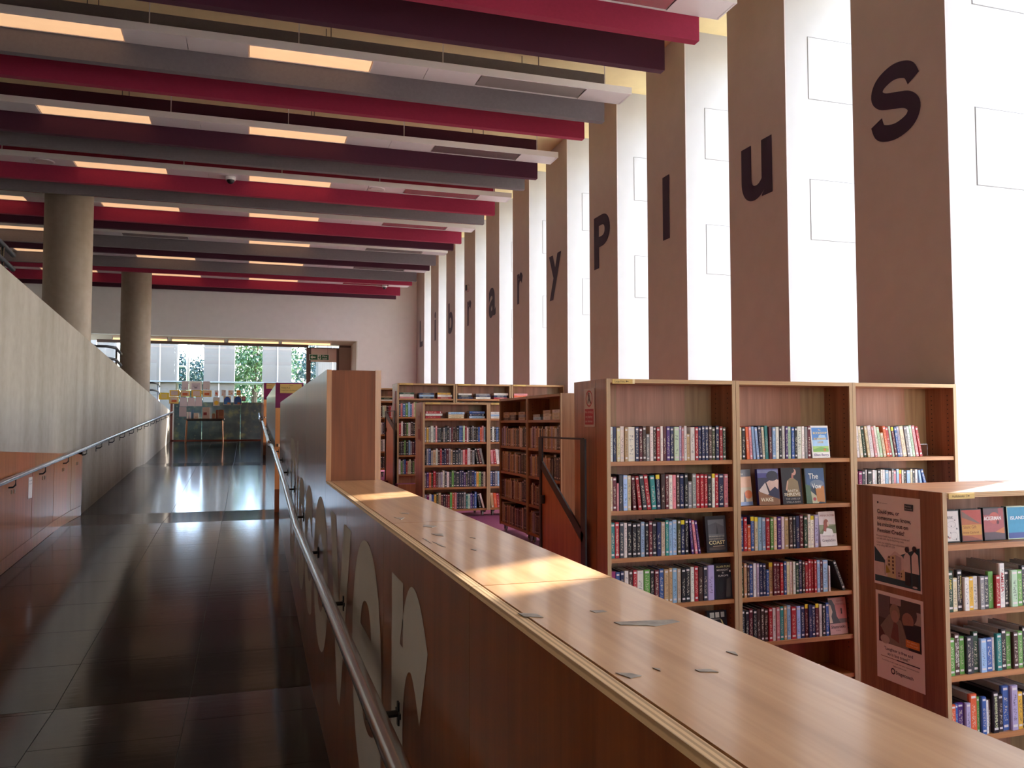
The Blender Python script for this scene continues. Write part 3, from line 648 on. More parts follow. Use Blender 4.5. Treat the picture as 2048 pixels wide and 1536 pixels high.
def parse(spec):
    out = []
    for tok in spec.split():
        d = dict(c=tok[0], y='*' in tok, short='-' in tok, w=1.0+.45*tok.count('+')-.35*tok.count('.'), lean=0, tall='^' in tok)
        if '<' in tok: d['lean'] = math.radians(float(tok.split('<')[1]))
        out.append(d)
    return out
def row(F, a0, a1, d, z, spec, where=None, group=None, H=.212, D=.15, kind='book', wbase=.023, seed=1, mesh=None):
    """stands books side by side from a0 to a1 on the shelf at z; where=None joins them to the background mass"""
    R = random.Random(seed); L = parse(spec)
    for k in L: k['w'] *= wbase*R.uniform(.86, 1.16); k['h'] = H*(.79 if k['short'] else 1.1 if k['tall'] else R.uniform(.97, 1.03))
    def adv(i):
        k = L[i]; nx = L[i+1]['lean'] if i+1 < len(L) else k['lean']
        gap = .0012+(k['h']*(math.tan(nx)-math.tan(k['lean'])) if nx > k['lean'] else 0)
        return k['w']/math.cos(k['lean']), gap
    tot = sum(adv(i)[0] for i in range(len(L))); gaps = sum(adv(i)[1] for i in range(len(L)))+L[0]['h']*math.tan(L[0]['lean'])
    f = (a1-a0-gaps)/tot; a = a0+L[0]['h']*math.tan(L[0]['lean'])
    seen = {}
    for i, k in enumerate(L):
        w = k['w']*f; h = k['h']; dep = D*R.uniform(.92, 1.05); ofs = R.uniform(0, .006)
        name, hx = PAL[k['c']]; c = lin(hx); j = R.uniform(.8, 1.15); c = tuple(min(1, x*j*R.uniform(.92, 1.08)) for x in c[:3])+(1,)
        p = F.pt(a, d+ofs, z+.0005)
        if where is None:
            cl, sl_ = math.cos(k['lean']), math.sin(k['lean'])
            def q(x, y, zz): xx = x*cl-zz*sl_; return F.pt(a+xx, d+ofs+y, z+.0005+x*sl_+zz*cl)
            n0 = len(FAR.f)
            FAR.hexa([q(0, 0, 0), q(w, 0, 0), q(w, dep, 0), q(0, dep, 0), q(0, 0, h), q(w, 0, h), q(w, dep, h), q(0, dep, h)])
            FARC.append((n0, n0+6, c[:3]+(R.random(),)))
        else:
            o = bpy.data.objects.new(kind, mesh or BOOK); COL.objects.link(o)
            o.location = p; o.rotation_euler = (0, -k['lean'], F.rot); o.scale = (w, dep, h); o.color = c
            if kind == 'book': o['yellow_label'] = 1.0 if k['y'] else 0.0
            extra = ' with yellow sticker' if k['y'] else (' leaning' if k['lean'] > .12 else '')
            nm = 'short '+name if k['short'] else name
            tag(o, '%s %s%s, %s from left on %s' % (nm, 'book' if kind == 'book' else 'audiobook case', extra, OR2[i+1], where), kind if kind == 'book' else 'audiobook', group)
        a += adv(i)[0]*0+w/math.cos(k['lean'])+adv(i)[1]
def stack(F, a, w, d, z, cols, where=None, group=None, seed=1):
    R = random.Random(seed); zz = z+.0005
    for i, ch in enumerate(cols):
        name, hx = PAL[ch]; c = lin(hx); th = R.uniform(.024, .034); ww = w*R.uniform(.86, 1.0)
        if where is None:
            n0 = len(FAR.f); p = [F.pt(a, d, zz), F.pt(a+ww, d, zz), F.pt(a+ww, d+.15, zz), F.pt(a, d+.15, zz)]
            FAR.hexa(p+[q+Vector((0, 0, th)) for q in p]); FARC.append((n0, n0+6, c[:3]+(R.random(),)))
        else:
            o = bpy.data.objects.new('book', BOOK); COL.objects.link(o); pp = F.pt(a, d, zz+th)
            o.location = pp; o.rotation_euler = (0, math.pi/2, 0); o.scale = (th, .15, ww); o.color = c; o['yellow_label'] = 0.0
            tag(o, '%s book lying %s in %s' % (name, ['at the bottom', 'in the middle', 'on top'][i], where), 'book', group)
        zz += th+.001
def display(name, label, cat, x, y, z, w, h, t, yaw_, tilt, base, items, spine='#3a2a24', group=None):
    """a book or case shown cover first, spine at its left; yaw turns it, tilt leans it back"""
    o = B(); o.box(0, w, 0, t, 0, h, 0); 
    me_o = thing(name, label, cat, (0, 0, 0), group)
    cv = B(); cv.box(0, w, 0, .003, 0, h); cv.box(0, w, t-.003, t, 0, h); cv.box(0, .004, .003, t-.003, 0, h)
    cv.build('cover', plain(base, .35, .06, 20), me_o)
    B().box(.004, w-.004, .003, t-.003, .004, h-.004).build('page_block', M['pages'], me_o)
    B().box(-.0008, 0, .001, t-.001, .001, h-.001).build('spine', plain(spine, .4, .06, 20), me_o)
    art(me_o, 'cover_print', (0, 0, 0), X3, Z3, w, h, items, step=.0002, split=True)
    me_o.location = (x, y, z+.0008+t*math.sin(tilt)); me_o.rotation_euler = (-tilt, 0, yaw_)
    return me_o

YN = 4.65; NW = .905
NZ = [-.2325, -.533, -.82, -1.115, -1.405, -1.66]
BAYX = [2.08, 2.987, 3.893]
bayn = ['left large-print bay', 'middle large-print bay', 'right large-print bay']
FN = []
for i, x in enumerate(BAYX):
    F = Front(x, YN); FN.append(F)
    t = bookcase(F, 'tall wooden bookcase bay of large print novels, %s of three' % ['leftmost', 'middle', 'rightmost'][i], NW if i < 2 else .887, .53, .277, T0, NZ, 'large print bookcase bays', plinth=.065, split=True)
    if i == 0:
        B().box(2.0795, 2.0805, 4.812, 4.815, T0, .27).build('panel_joint', M['black'], t)
        sg = thing('prohibition_sign', 'white and red prohibition sign on the end of the large print bookcase', 'sign', (2.078, 4.91, -.02))
        B().box(2.0755, 2.0795, 4.83, 4.99, -.02, .225).build('sign_plate', M['plate'], sg)
        art(sg, 'sign_print', (2.0755, 4.99, -.02), -Y3, Z3, .16, .245, [('r', .06, .06, .94, .47, '#a3283a'), ('o', .5, .74, .34, .215, .84, '#a3202e'), ('p', [(.26, .9), (.3, .92), (.76, .6), (.72, .58)], '#a3202e'), ('p', [(.44, .84), (.56, .84), (.58, .74), (.7, .62), (.64, .6), (.5, .7), (.4, .6), (.34, .62), (.44, .74)], '#2a2326'), ('e', .5, .87, .06, .035, '#2a2326'),
            ('t', 'No climbing', .12, .36, .09, '#e8d8d8', .0, .76), ('t', 'or playing', .16, .24, .09, '#e8d8d8', 0, .68), ('t', 'on shelves', .14, .12, .09, '#e8d8d8', 0, .72)], text_name='sign_lettering')
        lb = thing('shelf_label', 'yellow Large Print label on the top edge of the left bay', 'label', (2.19, YN-.004, .245))
        B().box(2.118, 2.268, YN-.005, YN-.001, .246, .274).build('label_strip', M['ysign'], lb)
        art(lb, 'label_print', (2.118, YN-.005, .246), X3, Z3, .15, .028, [('r', .9, .0, 1, 1, '#efe0ae'), ('t', 'Large Print', .1, .3, .6, '#5a4522', .01, .45), ('e', .63, .52, .035, .18, '#5a4522'), ('r', .66, .42, .72, .58, '#5a4522')])
    if i == 2:
        s = B(); s.box(4.55, 4.64, 4.78, 4.86, -.15, -.148); s.box(4.638, 4.64, 4.78, 4.86, -.2325, -.15); s.build('book_stop', M['steel'], t)
near = [  # bay, shelf, start, end, books
    (0, 0, .03, .845, 'w n c w+ e w++ n m d s- w d r w m u n a+ h. p. w e- w+ r n n n d v n r z'),
    (0, 1, .03, .855, 'c. m p-. q l c m<3 r<6 q<7 r<7 t+<4 n*<2 d m w p d n k s- s r r r k w* r n+ p'),
    (0, 2, .03, .655, 't r q w k k k l k m k n c t l l v n* k u.<5 p.<7 u.<8'),
    (0, 3, .03, .745, 'f b n w d r w+ g+ k m b e e l c k k w r d q h+'),
    (1, 0, .03, .585, 'c k o<3 p<3 l<4 l<5 n<4 c<3 t<2 m<1 l w k w u a b k w+ w s m'),
    (1, 2, .03, .63, 'b r o- b* c* l l r g c u w e d q. n m z w w* h'),
    (1, 3, .03, .715, 'z e d b w h n n b- e*+ m m r b c w w z n d r r r r l m l++ w-.'),
    (1, 4, .03, .70, 'q k m k d d d r w p t e l r+ l+ n m* n n m* w k b'),
    (2, 0, .03, .60, 'w<4 c<6 z<7 c<8 w+<8 p<9 w<9 a<9 c-<10 o<10 r<10 a<10 m*<10 b<9 h<9 c+<9 s<9 w<9 a<9 p<10 r<11'),
    (2, 1, .03, .66, 'm f+ q+ w. k++ w w k+ w w l+ w s p l o* w k l+ c q w l<9 b<17'),
    (2, 2, .03, .6, 'm d n w r k s m b n w r d k'), (2, 3, .03, .6, 'd k m n s w d b k r n w'), (2, 4, .03, .6, 'r m k d n s r b w k')]
SHN = ['top row', 'second row', 'third row', 'fourth row', 'bottom row']
NBOOK = 0
for n, (bi, si, a0, a1, sp) in enumerate(near):
    if bi == 2 and si >= 2:
        row(FN[bi], a0, a1, .018, NZ[si], ' '.join(sp.split()[:4]), '%s of the %s' % (SHN[si], bayn[bi]), 'large print novels', seed=n+3) if False else row(FN[bi], a0, a0+.10, .018, NZ[si], ' '.join(sp.split()[:4]), '%s of the %s' % (SHN[si], bayn[bi]), 'large print novels', seed=n+3)
    else:
        row(FN[bi], a0, a1, .018, NZ[si], sp, '%s of the %s' % (SHN[si], bayn[bi]), 'large print novels', seed=n+3)
    NBOOK += len(sp.split()) if not (bi == 2 and si >= 2) else 4
def shelfbook(bi, si, a, w, h, label, base, items, yaw_=.05, spine='#3a2a24', tilt=.10, d=.02, t=.026):
    p = FN[bi].pt(a, d, NZ[si]); display('novel', label, 'book', p.x, p.y, p.z, w, h, t, yaw_, tilt, base, items, spine, 'cover facing novels')
shelfbook(0, 2, .695, .152, .228, 'grey sea-storm novel COAST facing out on the third row', '#26242a', [('r', .12, .42, .9, .9, '#6a6a6e'), ('r', .12, .3, .9, .42, '#4a4a4a'), ('p', [(.12, .75), (.5, .82), (.9, .7), (.9, .5), (.12, .5)], '#55555a'), ('p', [(.5, .5), (.55, .78), (.6, .5)], '#38383c'), ('t', 'COAST', .12, .22, .14, '#e0cf9a', .02, .78), ('t', 'DAUGHTERS OF THE', .14, .42, .05, '#c8bda8', 0, .74), ('t', 'DANGEROUS', .14, .35, .05, '#c8bda8', 0, .7), ('r', .3, .16, .85, .175, '#c7a98a'), ('r', .12, .06, .9, .14, '#4a3c34')])
shelfbook(0, 3, .755, .148, .22, 'near-black novel ALAN FURST facing out on the fourth row', '#1d1a20', [('e', .3, .35, .16, .25, '#121014'), ('p', [(.5, .05), (.75, .05), (.8, .6), (.6, .55)], '#4a4038'), ('t', 'ALAN FURST', .1, .88, .09, '#d9cf8c', .01, .8), ('t', 'MIDNIGHT', .12, .79, .075, '#cfc9c0', .01, .6), ('t', 'IN', .38, .71, .07, '#cfc9c0', .01), ('t', 'EUROPE', .18, .63, .07, '#cfc9c0', .01, .5), ('e', .78, .77, .035, .03, '#e8e0d4')], spine='#7a7aa8')
shelfbook(0, 4, .70, .145, .215, 'dark novel with three lit windows on its cover, half hidden by the counter', '#17151a', [('r', .14, .8, .36, .95, '#b9b5a6'), ('r', .42, .8, .62, .95, '#b9b5a6'), ('r', .7, .8, .88, .95, '#a9a496'), ('r', .1, .74, .66, .77, '#77736a'), ('o', .4, .62, .1, .07, .7, '#c9c5b8'), ('p', [(.66, .75), (.74, .72), (.9, .45), (.84, .42)], '#b9a26a')])
shelfbook(1, 0, .592, .146, .215, 'bright novel with blue sky and green fields facing out, top row', '#efe9e2', [('r', .06, .22, .95, .94, '#4f86c8'), ('r', .06, .36, .95, .55, '#a8cbe8'), ('r', .06, .18, .95, .36, '#a5c86c'), ('p', [(.06, .26), (.5, .34), (.95, .28), (.95, .22), (.06, .2)], '#7fae58'), ('e', .72, .25, .08, .04, '#c8743c'), ('p', [(.3, .55), (.5, .72), (.8, .7), (.86, .55)], '#9cc4ea'), ('t', 'The', .42, .84, .07, '#e8d49a', .01, .14), ('t', 'BOOKSHOP', .12, .74, .09, '#f0dc9a', .02, .78), ('t', 'ON', .42, .66, .06, '#f0dc9a', .01, .14), ('t', 'ROSEMARY', .14, .56, .09, '#e8c87c', .02, .74), ('t', 'LANE', .34, .46, .08, '#d8b070', .02, .32), ('t', 'Ellen Berry', .1, .06, .1, '#7a5a80', .015, .82)], spine='#e8e2da')
shelfbook(1, 1, .034, .125, .232, 'novel with pale sunset cover and brown spine, first on the second row', '#8a6a4a', [('r', 0, 0, 1, 1, '#c9b49a'), ('r', 0, .7, 1, 1, '#6a6a72'), ('r', 0, .5, 1, .8, '#d8a88a'), ('e', .7, .3, .3, .12, '#d8784a'), ('p', [(.3, .06), (.4, .4), (.5, .06)], '#5a5460'), ('t', 'THE', .2, .85, .06, '#e8e0d4', 0), ('r', 0, 0, 1, .1, '#7a86a8')], yaw_=.3, spine='#7a5e42', d=.02)
shelfbook(1, 1, .176, .158, .235, 'novel WAKE with bent neck portrait facing out, second row', '#2a2a48', [('r', 0, .75, 1, 1, '#4a4684'), ('r', 0, .88, 1, .97, '#7f82a8'), ('p', [(.02, .4), (.35, .62), (.5, .3), (.3, .25)], '#d8c4b8'), ('p', [(.4, .62), (.75, .75), (1, .68), (.95, .42), (.8, .5), (.55, .38)], '#d8b4a2'), ('e', .7, .8, .28, .14, '#2a2636'), ('p', [(.35, .62), (.38, .64), (.55, .32), (.5, .3)], '#2a2024'), ('p', [(0, .38), (1, .15), (1, 0), (0, 0)], '#8a5a34'), ('t', 'WAKE', .08, .1, .15, '#ecdcb8', .015, .6)], yaw_=.0, spine='#2f2a78')
shelfbook(1, 1, .358, .158, .238, 'dark novel ANITA SHREVE with woman in gold dress facing out, second row', '#1b1620', [('p', [(.22, .2), (.3, .65), (.45, .72), (.6, .72), (.82, .62), (.9, .2)], '#8a7048'), ('p', [(.18, .4), (.28, .65), (.34, .62), (.24, .36)], '#c89a7a'), ('p', [(.5, .7), (.6, .7), (.62, .82), (.52, .82)], '#b06a58'), ('e', .64, .88, .12, .09, '#c8907c'), ('e', .54, .92, .13, .07, '#241a1e'), ('t', 'ANITA', .25, .33, .1, '#ddd0b4', .01, .55), ('t', 'SHREVE', .08, .23, .11, '#ddd0b4', .015, .82), ('t', 'THE LIVES OF', .14, .12, .065, '#b9b0a4', 0, .72), ('t', 'STELLA BAIN', .16, .035, .065, '#b9b0a4', 0, .7)], spine='#5a1a28')
shelfbook(1, 1, .540, .158, .232, 'blue and green illustrated novel facing out, last on the second row', '#2c3a4a', [('r', .06, .45, 1, 1, '#2f4f78'), ('p', [(0, 0), (.3, 0), (.25, .5), (0, .55)], '#3f5a3a'), ('e', .6, .55, .36, .12, '#6a7688'), ('p', [(.25, .35), (.75, .1), (.6, 0), (.3, 0)], '#b9b08c'), ('p', [(.5, .4), (.95, .5), (.95, .02), (.55, .05)], '#b9742f'), ('e', .42, .12, .08, .05, '#a82a34'), ('t', 'The', .18, .7, .22, '#e8e4dc', .01, .5), ('t', 'Vow', .32, .42, .2, '#e8e4dc', .02, .5)], spine='#4a5a3a')
shelfbook(1, 2, .645, .135, .228, 'pale novel with red-haired woman facing out, third row', '#ddd0cc', [('r', 0, .38, 1, .62, '#8a8f6a'), ('p', [(0, .4), (.3, .55), (1, .6), (1, .3), (0, .3)], '#6a7048'), ('r', 0, .0, 1, .36, '#d8ccc6'), ('p', [(.12, .3), (.3, .5), (.5, .52), (.75, .48), (.85, .3)], '#e6e2da'), ('e', .42, .66, .15, .12, '#8a3a20'), ('p', [(.28, .68), (.46, .64), (.38, .42), (.22, .44)], '#94402a'), ('e', .52, .64, .06, .07, '#d8b8a4'), ('t', 'ANNA JACOBS', .06, .86, .085, '#a05a52', .0, .88), ('t', 'MISTRESS OF', .12, .27, .07, '#a08a92', 0, .74), ('t', 'Greyladies', .1, .13, .12, '#6a5a60', .0, .8)], spine='#d8d2cc')
shelfbook(1, 4, .708, .146, .238, 'pink novel Shamrocks with dark-haired woman facing out, bottom row', '#b98a84', [('r', .3, .4, 1, .8, '#c07a7a'), ('r', .5, .3, 1, .42, '#6a5a5a'), ('p', [(0, .95), (.2, .95), (.35, .8), (.42, .5), (.62, .3), (0, .3)], '#33282a'), ('p', [(0, .85), (.12, .8), (.2, .62), (.12, .5), (.18, .32), (0, .32)], '#c0a08a'), ('e', .7, .66, .04, .05, '#3a1a20'), ('p', [(.68, .64), (.73, .64), (.75, .55), (.66, .55)], '#3a1a20'), ('t', 'CATHY', .45, .88, .07, '#8a3a44', .0, .4), ('t', 'MANSELL', .4, .8, .07, '#8a3a44', .0, .55), ('t', 'Shamrocks', .06, .17, .12, '#4a2a2c', .01, .8), ('t', 'A Novel', .3, .09, .05, '#7a4a48', 0)], spine='#3a5a7a')
o = bpy.data.objects.new('book', BOOK); COL.objects.link(o); p = FN[1].pt(.812, .02, NZ[3]+.0005); o.location = p; o.rotation_euler = (0, -math.radians(22), 0); o.scale = (.024, .15, .21); o.color = lin('26262a'); o['yellow_label'] = 0.0
tag(o, 'black book slumped at the right end of the fourth row, middle bay', 'book', 'large print novels')

# low audiobook bookcase in the right foreground
XA, YA = 3.098, 3.11; AZ = [-.572, -.884, -1.178, -1.466, -1.70]
FA = Front(XA, YA)
t = bookcase(FA, 'lower wooden audiobook bookcase in the right foreground, posters on its side', .9, .575, -.325, T0, AZ, 'audiobook bookcase bays', plinth=.05)
FA2 = Front(XA+.9, YA); bookcase(FA2, 'lower wooden audiobook bookcase bay cut by the picture edge, beside the postered one', .8, .575, -.325, T0, AZ, 'audiobook bookcase bays', plinth=.05)
lb = thing('shelf_label', 'yellow Audiobooks label on the low bookcase', 'label', (XA+.11, YA-.004, -.36))
B().box(XA+.032, XA+.186, YA-.006, YA-.002, -.356, -.33).build('label_strip', M['ysign'], lb)
art(lb, 'label_print', (XA+.032, YA-.006, -.356), X3, Z3, .154, .026, [('t', 'Audiobooks', .12, .3, .6, '#5a4522', .01, .48), ('o', .69, .5, .03, .22, .8, '#5a4522'), ('r', .74, .4, .79, .62, '#3a2a14')])
def poster(label, y0, y1, z0, z1, items, curl):
    t = thing('poster', label, 'poster', (XA-.002, (y0+y1)/2, z0)); w, h = y1-y0, z1-z0; b = B(); n = 10
    vs = []
    for s in (0, 1):
        for i in range(n+1):
            v = i/n; off = .0022+curl*(.5+.5*math.cos(v*5.5))*.4; vs += [(XA-off+.0006*s, y1, z0+v*h), (XA-.0022-curl*.1*(1-v)+.0006*s, y0, z0+v*h)]
    m = 2*(n+1); fs = [(2*i, 2*i+1, 2*i+3, 2*i+2) for i in range(n)]+[(m+2*i+2, m+2*i+3, m+2*i+1, m+2*i) for i in range(n)]
    b.add(vs, fs); b.build('sheet', M['paper'], t)
    art(t, 'poster_print', (XA-.0026-curl*.45, y1, z0), -Y3, Z3, w, h, items, step=.00012, split=True)
poster('white poster about Pension Credit with drawn houses, upper one on the bookcase side', 3.245, 3.562, -.822, -.366, [
    ('p', [(.02, .42), (.25, .28), (.45, .33), (.98, .48), (.98, .03), (.02, .03)], '#274a55'), ('p', [(.02, .25), (.24, .25), (.24, .12), (.3, .1), (.02, .1)], '#d8c8c6'), ('p', [(.25, .28), (.47, .4), (.62, .36), (.7, .3), (.7, .1), (.25, .1)], '#d8c8c6'),
    ('p', [(.3, .1), (.3, .32), (.48, .36), (.48, .1)], '#cdbf96'), ('p', [(.48, .1), (.48, .36), (.6, .34), (.6, .1)], '#b4a2a6'), ('p', [(.27, .14), (.27, .24), (.37, .16)], '#a8963e'), ('p', [(.58, .1), (.58, .2), (.66, .22), (.68, .1)], '#cdbf96')]
    +[('r', x, z, x+.035, z+.024, '#54403a') for x in (.325, .41) for z in (.31, .27, .23)]+[('r', .41, z, .445, z+.024, '#54403a') for z in (.15, .19)]+[('r', x, z, x+.025, z+.02, '#54403a') for x in (.54, .59) for z in (.13, .16)]+
    [('p', [(.66, .2), (.66, .36), (.72, .42), (.79, .38), (.8, .2)], '#dccfcd'), ('p', [(.82, .2), (.82, .38), (.88, .43), (.95, .4), (.97, .2)], '#dccfcd'), ('e', .73, .44, .045, .032, '#30242a'), ('e', .88, .46, .045, .032, '#30242a'), ('r', .68, .06, .79, .2, '#2c2830'), ('r', .83, .05, .95, .2, '#28353a'), ('e', .88, .055, .05, .012, '#cfc2bf'),
     ('r', .7, .86, .88, .93, '#3a464e'), ('t', 'Pension', .715, .9, .022, '#e4dcda', 0, .12), ('t', 'Credit', .715, .872, .022, '#e4dcda', 0, .15), ('e', .13, .915, .018, .013, '#3a3036'), ('t', 'UK Government', .17, .905, .018, '#55484c', 0, .17),
     ('t', 'Could you, or', .11, .795, .062, '#33282c', .018, .48), ('t', 'someone you know,', .11, .725, .062, '#33282c', .018, .72), ('t', 'be missing out on', .11, .655, .062, '#33282c', .018, .66), ('t', 'Pension Credit?', .11, .585, .062, '#33282c', .018, .58),
     ('t', 'Pension Credit tops up pension income and', .09, .535, .03, '#5a4c50', 0, .7), ('t', 'can help with day-to-day living costs.', .09, .505, .03, '#5a4c50', 0, .59), ('t', 'Check your eligibility at gov.uk/pension-credit', .09, .46, .03, '#5a4c50', 0, .69), ('t', 'or by calling 0800 99 1234', .09, .43, .03, '#5a4c50', 0, .39)], .004)
poster('white poster with photo of two people laughing, lower one on the bookcase side', 3.24, 3.557, -1.295, -.855, [
    ('r', .06, .42, .95, .96, '#4a3a38'), ('r', .06, .7, .3, .96, '#6a5a5c'), ('r', .32, .88, .55, .96, '#b09c98'), ('r', .82, .72, .95, .86, '#a89a92'), ('p', [(.06, .42), (.06, .6), (.3, .55), (.38, .42)], '#5a2e30'), ('p', [(.1, .6), (.3, .76), (.55, .72), (.72, .42), (.3, .42)], '#86786e'), ('p', [(.32, .5), (.4, .7), (.48, .66), (.5, .46)], '#7a4a44'), ('e', .42, .79, .11, .1, '#9a8270'), ('e', .42, .75, .08, .07, '#b08a7c'), ('e', .7, .82, .18, .13, '#4a3c38'), ('e', .69, .74, .12, .09, '#9c7264'), ('p', [(.6, .68), (.95, .72), (.95, .42), (.7, .42)], '#2a262a'), ('e', .2, .46, .1, .05, '#b8a8a0'),
    ('r', .64, .45, .92, .535, '#d8873c'), ('t', 'Bus passes', .67, .505, .024, '#f0d8b4', 0, .2), ('t', 'for older people', .67, .475, .02, '#f0d8b4', 0, .22),
    ('t', '"Laughter is free and', .18, .345, .048, '#4a3f52', .012, .6), ('t', 'so is bus travel."', .25, .29, .048, '#4a3f52', .012, .46), ('r', .1, .26, .45, .266, '#8a4a3a'), ('r', .45, .258, .92, .27, '#4a4248'), ('t', 'Travel free on our buses with your concessionary pass', .12, .215, .022, '#6a5c60', 0, .78), ('t', 'stagecoachbus.com', .36, .18, .022, '#6a5c60', 0, .28),
    ('o', .36, .125, .045, .035, .62, '#3a3438'), ('t', 'Stagecoach', .42, .105, .052, '#3a3438', .012, .36)], .002)
def spine_text(o, txt, hexc, xc, size, z0, z1):
    vs, fs = glyphs(txt, .012); xl = [v[0] for v in vs]; mn, mx = min(xl), max(xl); me = bpy.data.meshes.new('spine_title')
    me.from_pydata([(xc+(y-.35)*size, -.004, z1-(x-mn)/(mx-mn)*(z1-z0)) for x, y in vs], [], fs); me.materials.append(plain(hexc, .5, .03))
    q = bpy.data.objects.new('spine_title', me); COL.objects.link(q); q.parent = o
for lab, items in (('third row of the left', ((2, 'MISS MARTHA MARY CRAWFORD', '#e8d8c8', .5, .45, .1, .82),)), ('bottom row of the middle', ((24, 'QUEEN BEE', '#e8e4dc', .5, .5, .2, .6),)), ('top row of the left', ((5, 'A WOMAN OF SUBSTANCE', '#6a5a4a', .5, .4, .2, .8),))):
    for idx, *a in items:
        c = [o for o in COL.objects if o.name.startswith('book') and lab in o.get('label', '') and (', %s from' % OR2[idx]) in o.get('label', '')]
        if c: spine_text(c[0], *a)
# audiobooks
def case(a, w, h, dep, z, colr, clear, label, d=.03):
    o = bpy.data.objects.new('audiobook', CASEC if clear else CASEB); COL.objects.link(o); o.location = FA.pt(a, d, z+.0005); o.scale = (w, dep, h); o.color = lin(PAL[colr][1])
    tag(o, label, 'audiobook', 'audiobook cases')
    return o
SPT = {(0, 2): (('KARIN FOSSUM', '#d8c46a', .72, .32, .3, .85), ('The Murder of Harriet Krohn', '#e8e4dc', .34, .3, .25, .85)), (0, 10): (('AMELIA', '#b8242c', .5, .7, .35, .8),), (1, 1): (('BLOOD AND ASHES', '#e8e4dc', .7, .36, .2, .88), ('MATT HILTON', '#e8e4dc', .32, .36, .3, .78)), (0, 0): (('ANNA', '#d8c22a', .5, .5, .55, .8),), (2, 9): (('LISA LANGDON THE BLACK', '#d8e4a8', .5, .5, .12, .9),)}
for ri_, (si, sp) in enumerate(((1, 'zC3 cB1 kC3 wB1 yB1 wB1 sB1 qB1 gC2 rB1 wC4 kB2 aC2+ gC2 qC3 sB1 wC2 kB2 nC3 gC1'), (2, 'gC2 dC3 gC2 qB2 qB2. zC3 lB1+ bB1+ w.B1 tC2 kC3 gC2 dC2 gC2 kC3 oB1 wC2'), (3, 'oB1 bB1. uB1+ hB1 oC3+ g.C2 bB2 w.B1 d.B1 kB3+ kB2 bC4+ hC4+ yC2 kB2 nC3'))):
    a = .03
    for i, tok in enumerate(sp.split()):
        ccol = tok[0]; clear = 'C' in tok; hh = .137+.018*int([x for x in tok if x.isdigit()][0]); w = .031*(1.3 if '+' in tok else .55 if '.' in tok else 1)*(1.06 if clear else .95)
        if a+w > .86: break
        q_ = case(a, w, hh, .19+.012*hh, AZ[si], ccol, clear, '%s audiobook in %s case, %s from left on %s of the audiobook case' % (PAL[ccol][0], 'clear' if clear else 'black', OR2[i+1], ['second shelf', 'third shelf', 'fourth shelf'][ri_]), .012+.006*((i*7) % 3)); a += w+.0015
        for sp_ in SPT.get((ri_, i), ()): spine_text(q_, *sp_)
for i in range(9): case(.03+i*.034, .031, .17, .2, AZ[4], 'k', False, 'black audiobook case, %s from left on bottom shelf of the audiobook case' % OR2[i+1], .02)
def disc(a, w, h, label, items, base='#1a1c22', d=.06): 
    p = FA.pt(a, d, AZ[0]); display('audiobook', label, 'audiobook', p.x, p.y, p.z, w, h, .03, 0, .05, base, items, '#1a1c22', 'audiobook cases')
disc(-.015+.045, .132, .155, 'white audiobook EAT & DRINK with drawn man, first on top shelf', [('r', .0, .04, .96, .96, '#d8d0ca'), ('t', 'Emily Smith', .03, .85, .08, '#4a4448', .0, .4), ('t', 'EAT & DRINK', .02, .72, .13, '#4a4448', .0, .7), ('e', .28, .42, .12, .13, '#9a5a54'), ('p', [(.2, .28), (.36, .28), (.36, .05), (.22, .05)], '#4a4648'), ('p', [(.2, .28), (.08, .16), (.12, .14), (.22, .22)], '#4a4648'), ('p', [(.36, .28), (.5, .16), (.46, .14), (.34, .22)], '#4a4648'), ('e', .1, .14, .05, .04, '#c08a84'), ('e', .5, .15, .05, .03, '#c08a84'), ('o', .62, .55, .2, .1, .95, '#8a8284'), ('o', .72, .2, .16, .12, .95, '#8a8284'), ('e', .78, .68, .02, .02, '#4a4448'), ('e', .6, .5, .02, .02, '#4a4448'), ('e', .85, .42, .03, .03, '#6a6466'), ('e', .56, .3, .02, .02, '#4a4448'), ('e', .8, .1, .02, .03, '#4a4448')])
disc(.172, .128, .155, 'orange red audiobook with handwritten title, second on top shelf', [('r', .03, .03, .97, .97, '#b0603c'), ('p', [(.03, .97), (.97, .97), (.97, .5), (.4, .75)], '#b04840'), ('p', [(.05, .95), (.9, .55), (.8, .55), (.05, .75)], '#7a5a50'), ('r', .03, .2, .97, .52, '#c08a3c'), ('t', 'Silent Gift', .1, .4, .14, '#7a3a24', .0, .62), ('t', 'Anne Cayland', .06, .25, .1, '#7a3a24', 0, .75), ('p', [(.03, .03), (.97, .03), (.5, .15), (.03, .2)], '#8a4a3c')])
disc(.312, .132, .158, 'reddish audiobook lettered ACKERMAN, third on top shelf', [('r', .0, .03, .95, .97, '#a8585c'), ('r', .0, .03, .95, .25, '#5c4a54'), ('r', .0, .78, .7, .97, '#6a5058'), ('e', .5, .68, .25, .18, '#c06058'), ('p', [(.5, .25), (.95, .4), (.95, .2)], '#c87a4c'), ('e', .66, .55, .06, .06, '#5a2a34'), ('t', 'ACKERMAN', -.0, .62, .16, '#efe6e2', .03, .82)])
disc(.46, .13, .16, 'blue audiobook cut by the picture edge, fourth on top shelf', [('r', .03, .03, .97, .97, '#3f9ac0'), ('r', .03, .03, .97, .2, '#4a5a9a'), ('t', 'ISLAND', .15, .6, .14, '#e8f0f4', .02, .7)], '#c8d8c0')

